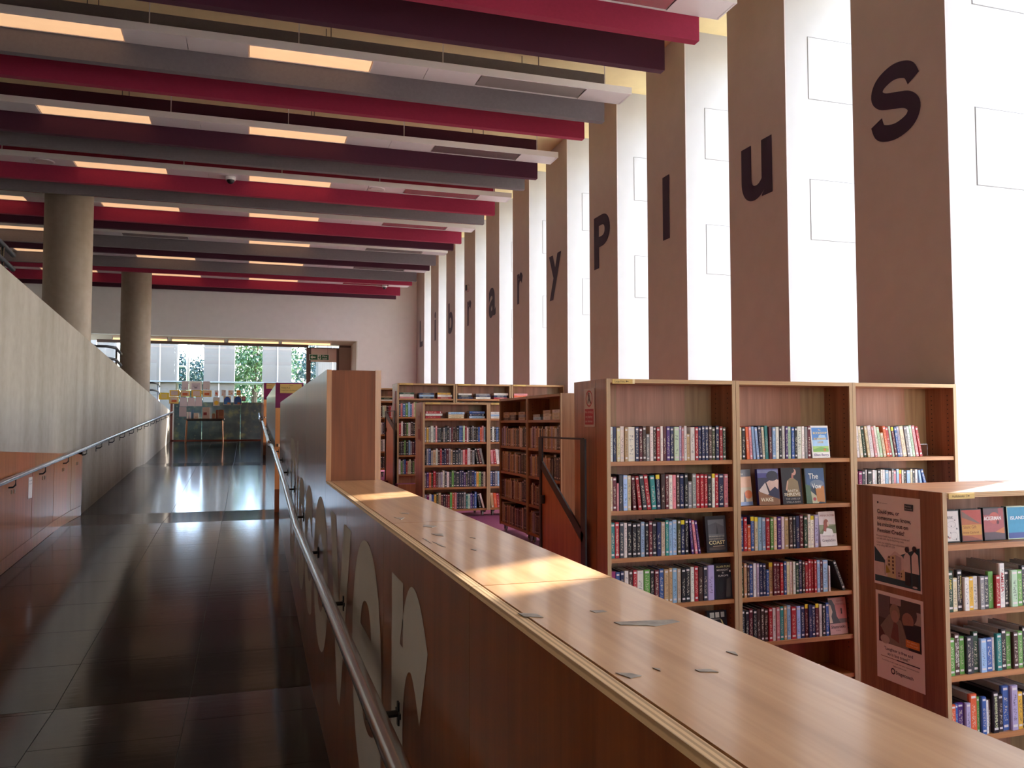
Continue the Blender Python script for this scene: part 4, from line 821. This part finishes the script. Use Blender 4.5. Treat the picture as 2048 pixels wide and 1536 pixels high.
# wheeled bookcases on the middle terrace
MZ = [.073, -.238, -.535, -.825, -1.11]; FM = Front(2.15, 10.6); FM2 = Front(3.035, 10.6)
bookcase(FM, 'wheeled bookcase bay on the magenta carpet, seen over the counter', .885, .5, .282, -1.135, MZ, 'wheeled bookcase bays', castor=T1)
bookcase(FM2, 'wheeled bookcase bay half hidden behind the cross-turned bookcase', .885, .5, .282, -1.135, MZ, 'wheeled bookcase bays', castor=T1)
for a, cols, lab in ((.04, 'rwr', 'the left pile on the wheeled bookcase'), (.345, 'ccl', 'the middle pile on the wheeled bookcase'), (.63, 'lnb', 'the right pile on the wheeled bookcase')): stack(FM, a, .23, .03, MZ[0], cols, lab, 'books lying on the wheeled bookcase', seed=len(lab))
stack(FM2, .04, .2, .03, MZ[0], 'wlw', seed=4)
row(FM, .03, .85, .02, MZ[1], 's y s w^+ s p^ q q k s q k^ s m d d k b^ b^ a^ r^ w k k s^ k k b o p^ l', 'first upright row of the wheeled bookcase', 'upright books on the wheeled bookcase', H=.195, seed=21)
for k, (sp, e) in enumerate((('k s^ b^ s e+ w^ d r^ n n^ m^ s^ e k+ q+ q^ s p r w^+ d s k^<10 m^<12 s^<13', .84), ('s u o v r^ m s h w^ q^ w q g^ q^ q++ n^ n^ u v n^ q^ n^ b y g k w', .85), ('s f w b y v^ e^ m k m r g^ o^ p^ n^ q^ q^ s^ t a u n b^ k<10 w<16', .84))):
    row(FM, .03, e, .02, MZ[2+k], sp, None, H=.195, seed=31+k)
for k, sp in enumerate(('k w k b k w', 'p<4 r<6 w<7 s<8', 'b n s l k', 'e<5 o<6 r<7 d<7')): row(FM2, .03, .2, .02, MZ[1+k], sp, None, H=.195, seed=41+k)
RS = random.Random(5)
def rnd_row(n, pal='sqknbrmwcedvlpg'): return ' '.join(RS.choice(pal)+('^' if RS.random() < .25 else '')+('+' if RS.random() < .1 else '') for _ in range(n))
for k in range(4): row(FM2, .22, .84, .02, MZ[1+k], rnd_row(20), None, H=.195, seed=50+k)
# cross-turned bookcase facing the ramp
CZ = [.04, -.245, -.53, -.82, -1.105]
for i, (y, lab) in enumerate(((9.125, 'far bay of the wheeled bookcase turned to face the ramp'), (8.14, 'near bay of the wheeled bookcase turned to face the ramp, its side catching light'))):
    FC = Front(2.74, y, '-X'); bookcase(FC, lab, .985, .5, .284, -1.135, CZ, 'cross-turned bookcase bays', castor=T1)
    for a, cols in ((.06, 'dee'), (.3, 'dde'), (.62, 'ese')) if i == 0 else ((.12, 'ls'), (.42, 'wce'), (.68, 'ccw')): stack(FC, a, .24, .03, CZ[0], cols, seed=i+int(a*99))
    for k in range(4):
        row(FC, .03, (.8, .7, .72, .8)[k], .02, CZ[1+k], rnd_row(20, 'cedseqehcwemd'), None, H=.2, seed=60+4*i+k)
        row(FC, (.82, .74, .76, .83)[k], .945, .02, CZ[1+k], rnd_row(3, 'kqnd'), None, H=.22, seed=70+4*i+k, wbase=.04)
# wall of bookcases on the upper terrace
UZ = [.385, .11, -.18, -.465, -.75]
for i, x in enumerate((2.115, 3.012, 3.909)):
    FU = Front(x, 12.35); bookcase(FU, 'bookcase bay of the upper terrace, %s' % ['left, ending in a notice', 'middle, above the wheeled one', 'right, against the brown piers'][i], .888, .45, .615, T2, UZ, 'upper terrace bookcase bays', plinth=.11)
    for j, (a, cols) in enumerate((((.04, 'pwz'), (.34, 'nln'), (.62, 'rwy')), ((.05, 'nkw'), (.33, 'wns'), (.62, 'rnw')), ((.05, 'pop'), (.34, 'nn'), (.6, 'ww')))[i]): stack(FU, a, .235, .03, UZ[0], cols, seed=80+3*i+j)
    for k in range(4): row(FU, .03, .85, .02, UZ[1+k], rnd_row(28), None, H=.2, seed=90+4*i+k)
t = thing('notice', 'small pink lettered notice on the end of the upper terrace bookcase', 'notice', (2.11, 12.55, .1))
B().box(2.108, 2.113, 12.47, 12.6, .12, .5).build('notice_plate', plain('#9a7068', .5, .05), t)
art(t, 'notice_print', (2.108, 12.6, .12), -Y3, Z3, .13, .38, [('r', .1, .04, .9, .5, '#a3404a'), ('o', .5, .74, .34, .16, .8, '#a3404a')])
t = thing('notice', 'tall narrow notice on the end of the wheeled bookcase', 'notice', (2.148, 10.8, -.25))
B().box(2.144, 2.149, 10.74, 10.92, -.22, .15).build('notice_plate', plain('#9c7f74', .5, .05), t)
art(t, 'notice_print', (2.144, 10.92, -.22), -Y3, Z3, .18, .37, [('r', .1, .04, .9, .42, '#8a4a4a'), ('o', .5, .7, .34, .2, .8, '#8a4046')])
for x, y, z, n in ((2.18, 10.596, .257, 'left end of the wheeled bookcase'), (3.07, 10.596, .257, 'second bay of the wheeled bookcase'), (2.15, 12.346, .59, 'left bay of the upper terrace'), (3.05, 12.346, .59, 'middle bay of the upper terrace'), (3.94, 12.346, .59, 'right bay of the upper terrace')):
    t = thing('shelf_label', 'yellow subject label on the %s' % n, 'label', (x+.1, y, z)); B().box(x, x+.2, y-.004, y, z, z+.024).build('label_strip', M['ysign'], t)
    art(t, 'label_print', (x, y-.004, z), X3, Z3, .2, .024, [('t', 'Crime Fiction' if x < 2.3 else 'Fiction', .1, .3, .6, '#5a4522', 0)])
FLx = Front(2.09, 14.0); LZ = [.39, .112, -.174, -.46, -.745]
bookcase(FLx, 'wheeled bookcase behind the tall block on the upper terrace', .9, .5, .61, -.80, LZ, 'wheeled bookcase bays', castor=T2)
stack(FLx, .04, .2, .03, LZ[0], 'wze', seed=3)
for k in range(4): row(FLx, .03, .85, .02, LZ[1+k], ['d a c k m r w l q n r d', 'w n n b n q s k', 's w e k k q w', 'k k k k q k'][k]+' '+rnd_row(14), None, H=.2, seed=120+k)
# the joined background books
fo = FAR.build('shelved_books', M['spine_far'])
me = fo.data; ca = me.color_attributes.new('Col', 'FLOAT_COLOR', 'CORNER'); uv = me.uv_layers.new(name='UVMap'); Fz = None
for n0, n1, c in FARC:
    for fi in range(n0, n1):
        p = me.polygons[fi]
        q = me.polygons[n0+2]           # front face of this book
        for j, li in enumerate(p.loop_indices):
            ca.data[li].color = c; uv.data[li].uv = (-1, -1)
    p = me.polygons[n0+2]; vs = [me.vertices[me.loops[li].vertex_index].co for li in p.loop_indices]
    zz = [v.z for v in vs]; zl, zh = min(zz), max(zz); order = sorted(range(4), key=lambda k: vs[k].z)
    lowset = set(order[:2]); ax = 0 if abs(p.normal.y) > .7 else 1; sg = 1 if ax == 0 else -1
    for k, li in enumerate(p.loop_indices):
        mates = [m for m in range(4) if (m in lowset) == (k in lowset) and m != k]
        right = (vs[k][ax]-vs[mates[0]][ax])*sg > 0
        uv.data[li].uv = (1 if right else 0, 0 if k in lowset else 1)
tag(fo, 'hundreds of small background books on the bookcases beyond the counter', 'books', None, 'stuff')

# black framed stair balustrades with wooden infill
def balustrade(lab, x, yn, yf, ztop, zf, zn, zbn, zbf, wbar):
    t = thing('stair_balustrade', lab, 'balustrade', (x, (yn+yf)/2, zbn)); th = .012
    def bar(p, q, w, nm='flat_bar'):
        p, q = Vector(p), Vector(q); d = (q-p).normalized(); n = Vector((0, -d.z, d.y))*w/2
        return B().prism([p-n, p+n, q+n, q-n], (th, 0, 0)).build(nm, M['iron'], t)
    bar((x, yn, zbn), (x, yn, ztop), wbar); bar((x, yn, ztop), (x, yf, ztop), .012); bar((x, yf, ztop), (x, yf, zf-.02), wbar); bar((x, yf, zf), (x, yn, zn), wbar*.8)
    B().prism([(x+.012, yn+wbar/2, zbn), (x+.012, yf, zbf), (x+.012, yf, zf-.03), (x+.012, yn+wbar/2, zn-.05)], (.02, 0, 0)).build('infill_panel', M['door'], t)
    B().prism([(x-.001, yf-.012, zbf), (x-.001, yf+.02, zbf), (x-.001, yf+.02, zf), (x-.001, yf-.012, zf)], (.013, 0, 0)).build('end_post', M['iron'], t)
    B().cyl((x-.004, yf-.06), .016, zf-.29, zf-.23, 10).build('lock_knob', M['black'], t)
balustrade('black framed stair balustrade with wooden infill beside the large print bookcase', 2.035, 4.93, 5.74, -.097, -.285, -.73, T0, T1, .075)
balustrade('black framed stair balustrade with wooden infill by the upper terrace steps', 2.075, 12.42, 13.25, .2, .17, -.06, T1, T2, .1)

# ------------------------------------------------------------------ glazed end: soffit tubes, glass, door, posters, table
for i, x0 in enumerate((-3.65, -2.13, -.62, .9-.03)):
    t = thing('tube_light', 'warm tube light under the end wall soffit, %s from the left' % ordn[i], 'light', (x0+.73, 25.05, 2.36), 'soffit tube lights')
    y = 25.2
    o = B(); n = 10
    o.add([(x, y+.027*math.cos(2*math.pi*i_/n), 2.385+.027*math.sin(2*math.pi*i_/n)) for x in (x0+.03, x0+1.42) for i_ in range(n)], [tuple(range(n)), tuple(range(n, 2*n))]+[(a, (a+1) % n, n+(a+1) % n, n+a) for a in range(n)])
    o.build('tube', M['tube'], t)
    for x in (x0, x0+1.42): B().box(x, x+.03, y-.03, y+.03, 2.36, 2.45).build('holder', M['plate'], t)
    B().box(x0, x0+1.45, y-.035, y+.035, 2.44, 2.455).build('batten', M['plate'], t)
w1 = thing('window_20', 'floor to ceiling glass wall at the end of the ramp', 'window', (-1.2, YG, -.5), kind='structure')
xg = [-4.2, -2.9, -2.105, -1.33, -.24, .83, 1.665]
b = B(); b.box(-4.2, 1.72, YG-.02, YG+.06, 2.37, 2.455); b.build('head_frame', M['wframe'], w1)
B().box(-2.2, .36, YG-.03, YG+.06, -.52, -.455).build('sill', M['sill'], w1, label='dull red sill')
B().box(.36, 1.72, YG-.03, YG+.06, T3+.36, T3+.4).build('sill', M['sill'], w1)
B().box(-2.2, -2.11, YG-.03, YG+.05, -.5, .62).build('post', M['sill'], w1, label='dark red post')
B().box(-2.135, -2.10, YG-.05, YG-.03, -.45, .6).build('post', M['lwhite'], w1, label='pale post')
B().box(1.665, 1.755, YG-.03, YG+.06, -.5, 2.37).build('post', M['wframe'], w1)
for a, c in zip(xg, xg[1:]): B().box(a+.004, c-.004, YG, YG+.012, -.46, 2.37).build('pane', M['glass'], w1)
# printed film on the lower glass
m, n_, bb = newmat('printed_film')
vz = node(n_, 'ShaderNodeTexVoronoi'); vz.inputs['Scale'].default_value = 5; n_.links.new(coords(n_, (1, 1, 1)), vz.inputs[0])
nz = node(n_, 'ShaderNodeTexNoise'); nz.inputs['Scale'].default_value = 3.2; nz.inputs['Detail'].default_value = 7; n_.links.new(coords(n_, (1, 1, 1)), nz.inputs[0])
c1 = ramp(n_, nz.outputs[0], [(.38, lin('#48646f')), (.55, lin('#5a7780')), (.66, lin('#86a084')), (.78, lin('#b2c690'))])
mx = node(n_, 'ShaderNodeMixRGB'); n_.links.new(ramp(n_, vz.outputs[0], [(.1, (1, 1, 1, 1)), (.16, (0, 0, 0, 1))]), mx.inputs[0]); n_.links.new(c1, mx.inputs[1]); mx.inputs[2].default_value = lin('#7f938c')
n_.links.new(mx.outputs[0], bb.inputs['Base Color']); bb.inputs['Roughness'].default_value = .12
for a, c in zip(xg[2:], xg[3:]): B().box(a+.0015, min(c, .36)-.0015 if a < .3 else c-.0015, YG-.003, YG-.0006, -.455, .66).build('printed_film', m, w1, label='dark printed film with pale flowers')
# posters taped to the glass
PO = {'A1': (-1.90, -1.71, 1.02, 1.28), 'A2': (-1.70, -1.34, 1.02, 1.28), 'A3': (-1.31, -1.12, 1.03, 1.28), 'Y0': (-2.52, -2.24, 0.73, 0.93), 'Y1': (-2.23, -1.96, 0.83, 1.01), 'Y2': (-1.93, -1.67, 0.82, 1.00), 'Y3': (-1.63, -1.35, 0.82, 1.01), 'Y4': (-1.32, -1.07, 0.82, 1.01), 'Y1b': (-2.24, -1.98, 0.61, 0.815), 'W1': (-1.95, -1.74, 0.53, 0.80), 'W2': (-1.73, -1.53, 0.54, 0.80), 'W3': (-1.52, -1.33, 0.54, 0.81), 'W4': (-1.96, -1.76, 0.23, 0.52), 'S1': (-0.98, -0.87, 0.84, 1.01), 'S2': (-0.79, -0.67, 0.84, 1.03), 'S3': (-0.60, -0.46, 0.865, 1.02), 'S4': (-0.37, -0.24, 0.865, 1.03), 'B1': (-1.02, -0.84, 0.55, 0.81), 'B2': (-0.73, -0.52, 0.58, 0.84), 'B3': (-0.44, -0.215, 0.58, 0.85), 'B4': (-0.21, -0.10, 0.70, 0.85)}
PL = {'A1': ('plain pinkish notice with a small dark mark, upper left on the glass', '#cdbcc0', [('e', .5, .2, .08, .05, '#4a4448')]), 'A2': ('white framed notice with dark heart-shaped writing, upper middle on the glass', '#e8e4dc', [('r', .2, .04, .85, .8, '#cbbcc4'), ('t', 'LOVE YOUR', .3, .5, .13, '#4a4450', .01, .42), ('t', 'LIBRARY', .3, .36, .13, '#4a4450', .01, .42), ('e', .52, .24, .14, .05, '#4a4450')]), 'A3': ('plain pinkish notice, upper right of the framed one', '#cdbec2', [('e', .5, .1, .08, .04, '#5a5458')]),
      'Y0': ('yellow notice half behind the parapet', '#dcb63a', [('r', .25, .2, .8, .8, '#d8b878')]), 'Y1': ('yellow bordered pink notice, first of its row', '#d9a93e', [('r', .15, .15, .85, .85, '#c9b0a8')]), 'Y2': ('yellow bordered notice with red label, second of its row', '#dcae4a', [('r', .1, .12, .9, .88, '#d0b0a0'), ('r', .2, .2, .75, .62, '#b8552c')]), 'Y3': ('yellow bordered pink notice, third of its row', '#d9a93e', [('r', .15, .12, .85, .88, '#c9b0a8')]), 'Y4': ('yellow bordered notice with red label, last of its row', '#dcae4a', [('r', .1, .12, .9, .88, '#d0b0a0'), ('r', .2, .25, .75, .6, '#b8552c')]), 'Y1b': ('yellow bordered notice with red label, alone under its row', '#d9b464', [('r', .15, .3, .85, .9, '#cfb8ac'), ('r', .25, .22, .8, .55, '#b8552c')]),
      'W1': ('plain grey pink sheet, left of three on the glass', '#c3b4ba', []), 'W2': ('plain grey pink sheet, middle of three on the glass', '#c3b4ba', []), 'W3': ('plain grey pink sheet, right of three on the glass', '#c3b4ba', []), 'W4': ('plain grey pink sheet low behind the table end', '#a8989c', []),
      'S1': ('small flyer with pink blots beside the yellow row', '#cfc2c0', [('e', .4, .5, .3, .18, '#cf6a50'), ('e', .6, .25, .25, .1, '#cf8a70')]), 'S2': ('small flyer with dotted edge, second small one', '#d6cac6', [('e', .8, .7, .1, .06, '#6a4a48'), ('e', .3, .3, .15, .1, '#d88a70')]), 'S3': ('small flyer with orange dots, third small one', '#d6cac2', [('e', .3, .7, .15, .1, '#d8885c'), ('e', .7, .4, .15, .1, '#d8885c'), ('e', .3, .25, .12, .08, '#d8885c')]), 'S4': ('small orange banded flyer, last small one', '#d8cdbc', [('r', .12, .55, .9, .95, '#dc8c34'), ('r', .12, .1, .9, .38, '#dc9a44')]),
      'B1': ('grey notice with yellow circle below the small flyers', '#b8b4ac', [('e', .5, .35, .35, .25, '#dcb93c')]), 'B2': ('blue arched picture poster, left of two', '#c8b894', [('e', .5, .5, .45, .45, '#2f5aa8'), ('r', .05, .05, .95, .45, '#2f6aa8'), ('e', .7, .2, .2, .1, '#c88a3c')]), 'B3': ('blue arched picture poster, right of two', '#c8b894', [('e', .5, .5, .46, .46, '#2f5aa8'), ('r', .05, .05, .95, .45, '#3a62a8'), ('e', .65, .2, .2, .1, '#c8743c')]), 'B4': ('small dark pink picture beside the blue poster', '#7a4a52', [('e', .5, .5, .35, .3, '#c88a94')])}
for k, (x0, x1, z0, z1) in PO.items():
    lab, col, it = PL[k]; t = thing('window_notice', lab, 'notice', ((x0+x1)/2, YG-.02, z0), 'notices on the end glass')
    B().box(x0, x1, YG-.012, YG-.008, z0, z1).build('sheet', plain(col, .7, .04), t)
    if it: art(t, 'notice_print', (x0, YG-.012, z0), X3, Z3, x1-x0, z1-z0, it, step=.0008)
# table with display books
tb = thing('display_table', 'narrow console table with splayed timber legs before the end glass', 'table', (-1.22, 25.65, -.5))
B().box(-1.77, -.68, 25.45, 25.85, .14, .168).build('tabletop', M['wframe'], tb); B().box(-1.70, -.74, 25.5, 25.8, .10, .14).build('apron', M['black'], tb)
for x, dx in ((-1.70, -.03), (-.74, .03)):
    for y in (25.5, 25.8): B().tube([(x, y, .12), (x+dx, y, rz(y)+.001)], .016, 8).build('leg', plain('#b07a58', .5, .06), tb)
for x0, x1, h, col, lab in ((-1.71, -1.67, .19, '#e0dad6', 'thin white book, first on the display table'), (-1.655, -1.60, .19, '#cfc4d0', 'pale patterned book, second on the display table'), (-1.58, -1.52, .255, '#4a6a88', 'tall blue book standing on the display table'), (-1.52, -1.39, .165, '#ddd0c4', 'cream card standing on the display table'), (-1.285, -1.085, .33, '#cfb6ac', 'large pink display board on the table'), (-1.02, -.935, .145, '#a87a5c', 'small tan book on the display table'), (-.915, -.86, .25, '#7a3a28', 'dark red book, last but one on the display table'), (-.85, -.70, .255, '#8a5a44', 'large brown book at the right end of the display table')):
    t = thing('display_book', lab, 'book', ((x0+x1)/2, 25.65, .168), 'books on the display table')
    B().box(x0, x1, 25.6, 25.604, .1685, .168+h).build('cover', plain(col, .5, .06, 12), t); B().box(x0+.003, x1-.003, 25.604, 25.625, .1685, .166+h).build('pages', M['pages'], t); B().box(x0, x1, 25.625, 25.629, .1685, .168+h).build('cover', plain(col, .5, .06, 12), t)
    if x1-x0 > .1: art(t, 'cover_print', (x0, 25.6, .168), X3, Z3, x1-x0, h, [('r', .15, .3, .6, .55, '#8a2a34')] if h > .3 else [('r', .2, .2, .8, .3, '#9a6a50')], step=.001)
# glazed door and panel at the right of the opening
d = thing('door_1', 'grey framed glass door in the end wall opening', 'door', (2.2, YG, T3+.36), kind='structure')
b = B(); zt_ = 2.37; zb_ = T3+.4
for q in ((1.755, 1.80, zb_, zt_), (2.58, 2.66, zb_, zt_), (1.755, 2.66, 2.345, zt_), (1.755, 2.66, zb_, zb_+.12)): b.box(q[0], q[1], YG-.03, YG+.05, q[2], q[3])
b.build('door_frame', M['wframe'], d)
B().box(1.80, 2.58, YG-.005, YG+.02, 1.93, 2.345).build('transom_panel', plain('#d9c8be', .6, .04), d); B().box(1.80, 2.58, YG, YG+.012, zb_+.12, 1.93).build('pane', M['glass'], d)
d = thing('door_2', 'solid taupe panel door at the right end of the opening', 'door', (2.92, YG, T3+.36), kind='structure')
B().box(2.66, 3.02, YG-.02, YG+.05, 2.39, 2.455).build('door_frame', M['wframe'], d); B().box(2.66, 3.02, YG-.01, YG+.03, zb_, 2.39).build('door_leaf', plain('#9c8a7e', .6, .04), d)
ex = thing('exit_sign', 'green and white fire exit sign with running man and left arrow', 'sign', (2.05, YG-.1, 1.98))
B().box(1.745, 2.345, YG-.11, YG-.09, 1.975, 2.155).build('sign_plate', plain('#e6ebe4', .4, .02), ex)
art(ex, 'sign_print', (1.745, YG-.11, 1.975), X3, Z3, .6, .18, [('r', .02, .06, .98, .94, '#2c6a48'), ('p', [(.06, .5), (.16, .82), (.16, .6), (.32, .6), (.32, .4), (.16, .4), (.16, .18)], '#e6ebe4'), ('r', .42, .12, .58, .88, '#e6ebe4'), ('e', .5, .76, .025, .08, '#2c6a48'), ('p', [(.46, .62), (.55, .66), (.57, .45), (.53, .44), (.52, .5), (.55, .2), (.51, .2), (.48, .38), (.43, .34), (.43, .42), (.47, .46)], '#2c6a48'), ('t', 'Fire', .66, .54, .42, '#e6ebe4', .02, .24), ('t', 'exit', .66, .14, .42, '#e6ebe4', .02, .24)], step=.002)
for x in (1.8, 2.3): B().box(x-.003, x+.003, YG-.103, YG-.097, 2.155, 2.455).build('wire', M['wire'], ex)
# ------------------------------------------------------------------ outside
slab('ground', -45, 50, -30, 95, -2.6, -2.4, M['pavement'], 'pale pavement and ground outside', 'ground')
slab('ground', -9, 6, YG+.35, 60, -.62, -.5, M['grass'], 'grassy bank outside the end glass', 'ground')
for i, (x0, x1) in enumerate(((-3.3, -2.32), (-1.46, -.49), (.43, 1.38), (2.28, 3.2), (-5.2, -4.2))):
    t = B().box(x0, x1, 29.5, 30.6, -.5, 5.2).build('facade_fin', plain('#75726b', .8, .03)); tag(t, 'beige facade fin outside the end glass, %s from the left' % ordn[(1, 2, 3, 4, 0)[i]], 'fin', 'facade fins outside')
    B().box(x0+.47, x0+.5, 29.47, 29.5, -.5, 5.2).build('lit_edge', M['lwhite'], t)  # white strip painted in for the bright lit edge of the fin
slab('trim_3', -6, 5, 29.4, 30.7, 1.40, 1.44, plain('#8f9a9a', .7, .05), 'grey rail outside between the facade fins', 'rail')
lp = thing('lamp_post', 'grey street lamp post with round sign outside the end glass', 'lamp post', (-2.3, 34, -.5))
B().cyl((-2.25, 34), .06, -.5, 6, 10).build('pole', M['steel'], lp, True); B().box(-2.15, -1.75, 33.98, 34.02, 2.95, 3.35).build('sign_panel', M['plate'], lp); B().cyl((-2.6, 34), .3, 2.2, 2.24, 16).build('lamp_head', M['plate'], lp)
leafm = []
for h1, h2 in (('#4f7444', '#2b4a38'), ('#5f8044', '#335440'), ('#345a52', '#1f3c40')):
    m, n, b_ = newmat('leaf'); tc = node(n, 'ShaderNodeTexCoord'); nz = node(n, 'ShaderNodeTexNoise'); nz.inputs['Scale'].default_value = 2.5
    n.links.new(tc.outputs['Object'], nz.inputs[0]); n.links.new(ramp(n, nz.outputs[0], [(.4, lin(h2)), (.62, lin(h1))]), b_.inputs['Base Color']); b_.inputs['Roughness'].default_value = .6
    leafm.append(m)
def tree(lab, x, y, z0, h, r, mi, n, seed):
    R = random.Random(seed); t = thing('tree', lab, 'tree', (x, y, z0), 'trees outside the end glass')
    b = B(); b.cyl((x, y), .16, z0, z0+h*.6, 8, .07); b.build('trunk', plain('#4a3c30', .9, .1), t)
    for i in range(4):
        a = R.uniform(0, 6.28); B().tube([(x, y, z0+h*.35+.1*i), (x+math.cos(a)*r*.4, y+math.sin(a)*r*.4, z0+h*.6), (x+math.cos(a)*r*.8, y+math.sin(a)*r*.8, z0+h*.8)], .04, 6).build('branch', plain('#4a3c30', .9, .1), t)
    b = B(); cl = [(R.uniform(-.75, .75)*r, R.uniform(-.75, .75)*r, R.uniform(.3, .95)*h, R.uniform(.3, .55)*r) for _ in range(26)]
    for i in range(n):
        cx, cy, cz, cr = R.choice(cl); v = Vector((R.gauss(0, 1), R.gauss(0, 1), R.gauss(0, .8))).normalized()*cr*R.random()**.4; c = Vector((x+cx, y+cy, z0+cz))+v
        u = Vector((R.gauss(0, 1), R.gauss(0, 1), R.gauss(0, 1))).normalized(); w = u.cross(Vector((R.gauss(0, 1), R.gauss(0, 1), R.gauss(0, 1)))).normalized(); s = R.uniform(.05, .10)
        b.add([c-u*s, c+w*s*.5, c+u*s, c-w*s*.5], [(0, 1, 2, 3)])
    b.build('foliage', leafm[mi], t, kind='stuff')
tree('bright green tree in the middle gap outside', .2, 36, -.5, 5.0, 2.0, 1, 9000, 1); tree('dark green tree in the right gap outside', 3.4, 40.5, -.5, 5.2, 2.1, 2, 8000, 2)
tree('low dark bush behind the lamp post', -2.6, 38.6, -.5, 3.4, 1.5, 2, 5000, 3); tree('small tree left of the lamp post', -5.0, 42, -.5, 3.0, 1.2, 0, 2200, 4); tree('pale green tree behind the posters', .3, 46, -.5, 4.2, 2.2, 0, 5000, 5)
b = B().box(-14, 14, 60, 60.5, -.5, 1.9); o = b.build('hedge_wall', plain('#5f7b6a', .95, .3, 1.5)); tag(o, 'long clipped hedge closing the view outside', 'hedge')

# ------------------------------------------------------------------ lift everything so that the lowest carpet is at zero
for o in list(S.objects):
    if o.parent is None: o.location.z += EYE
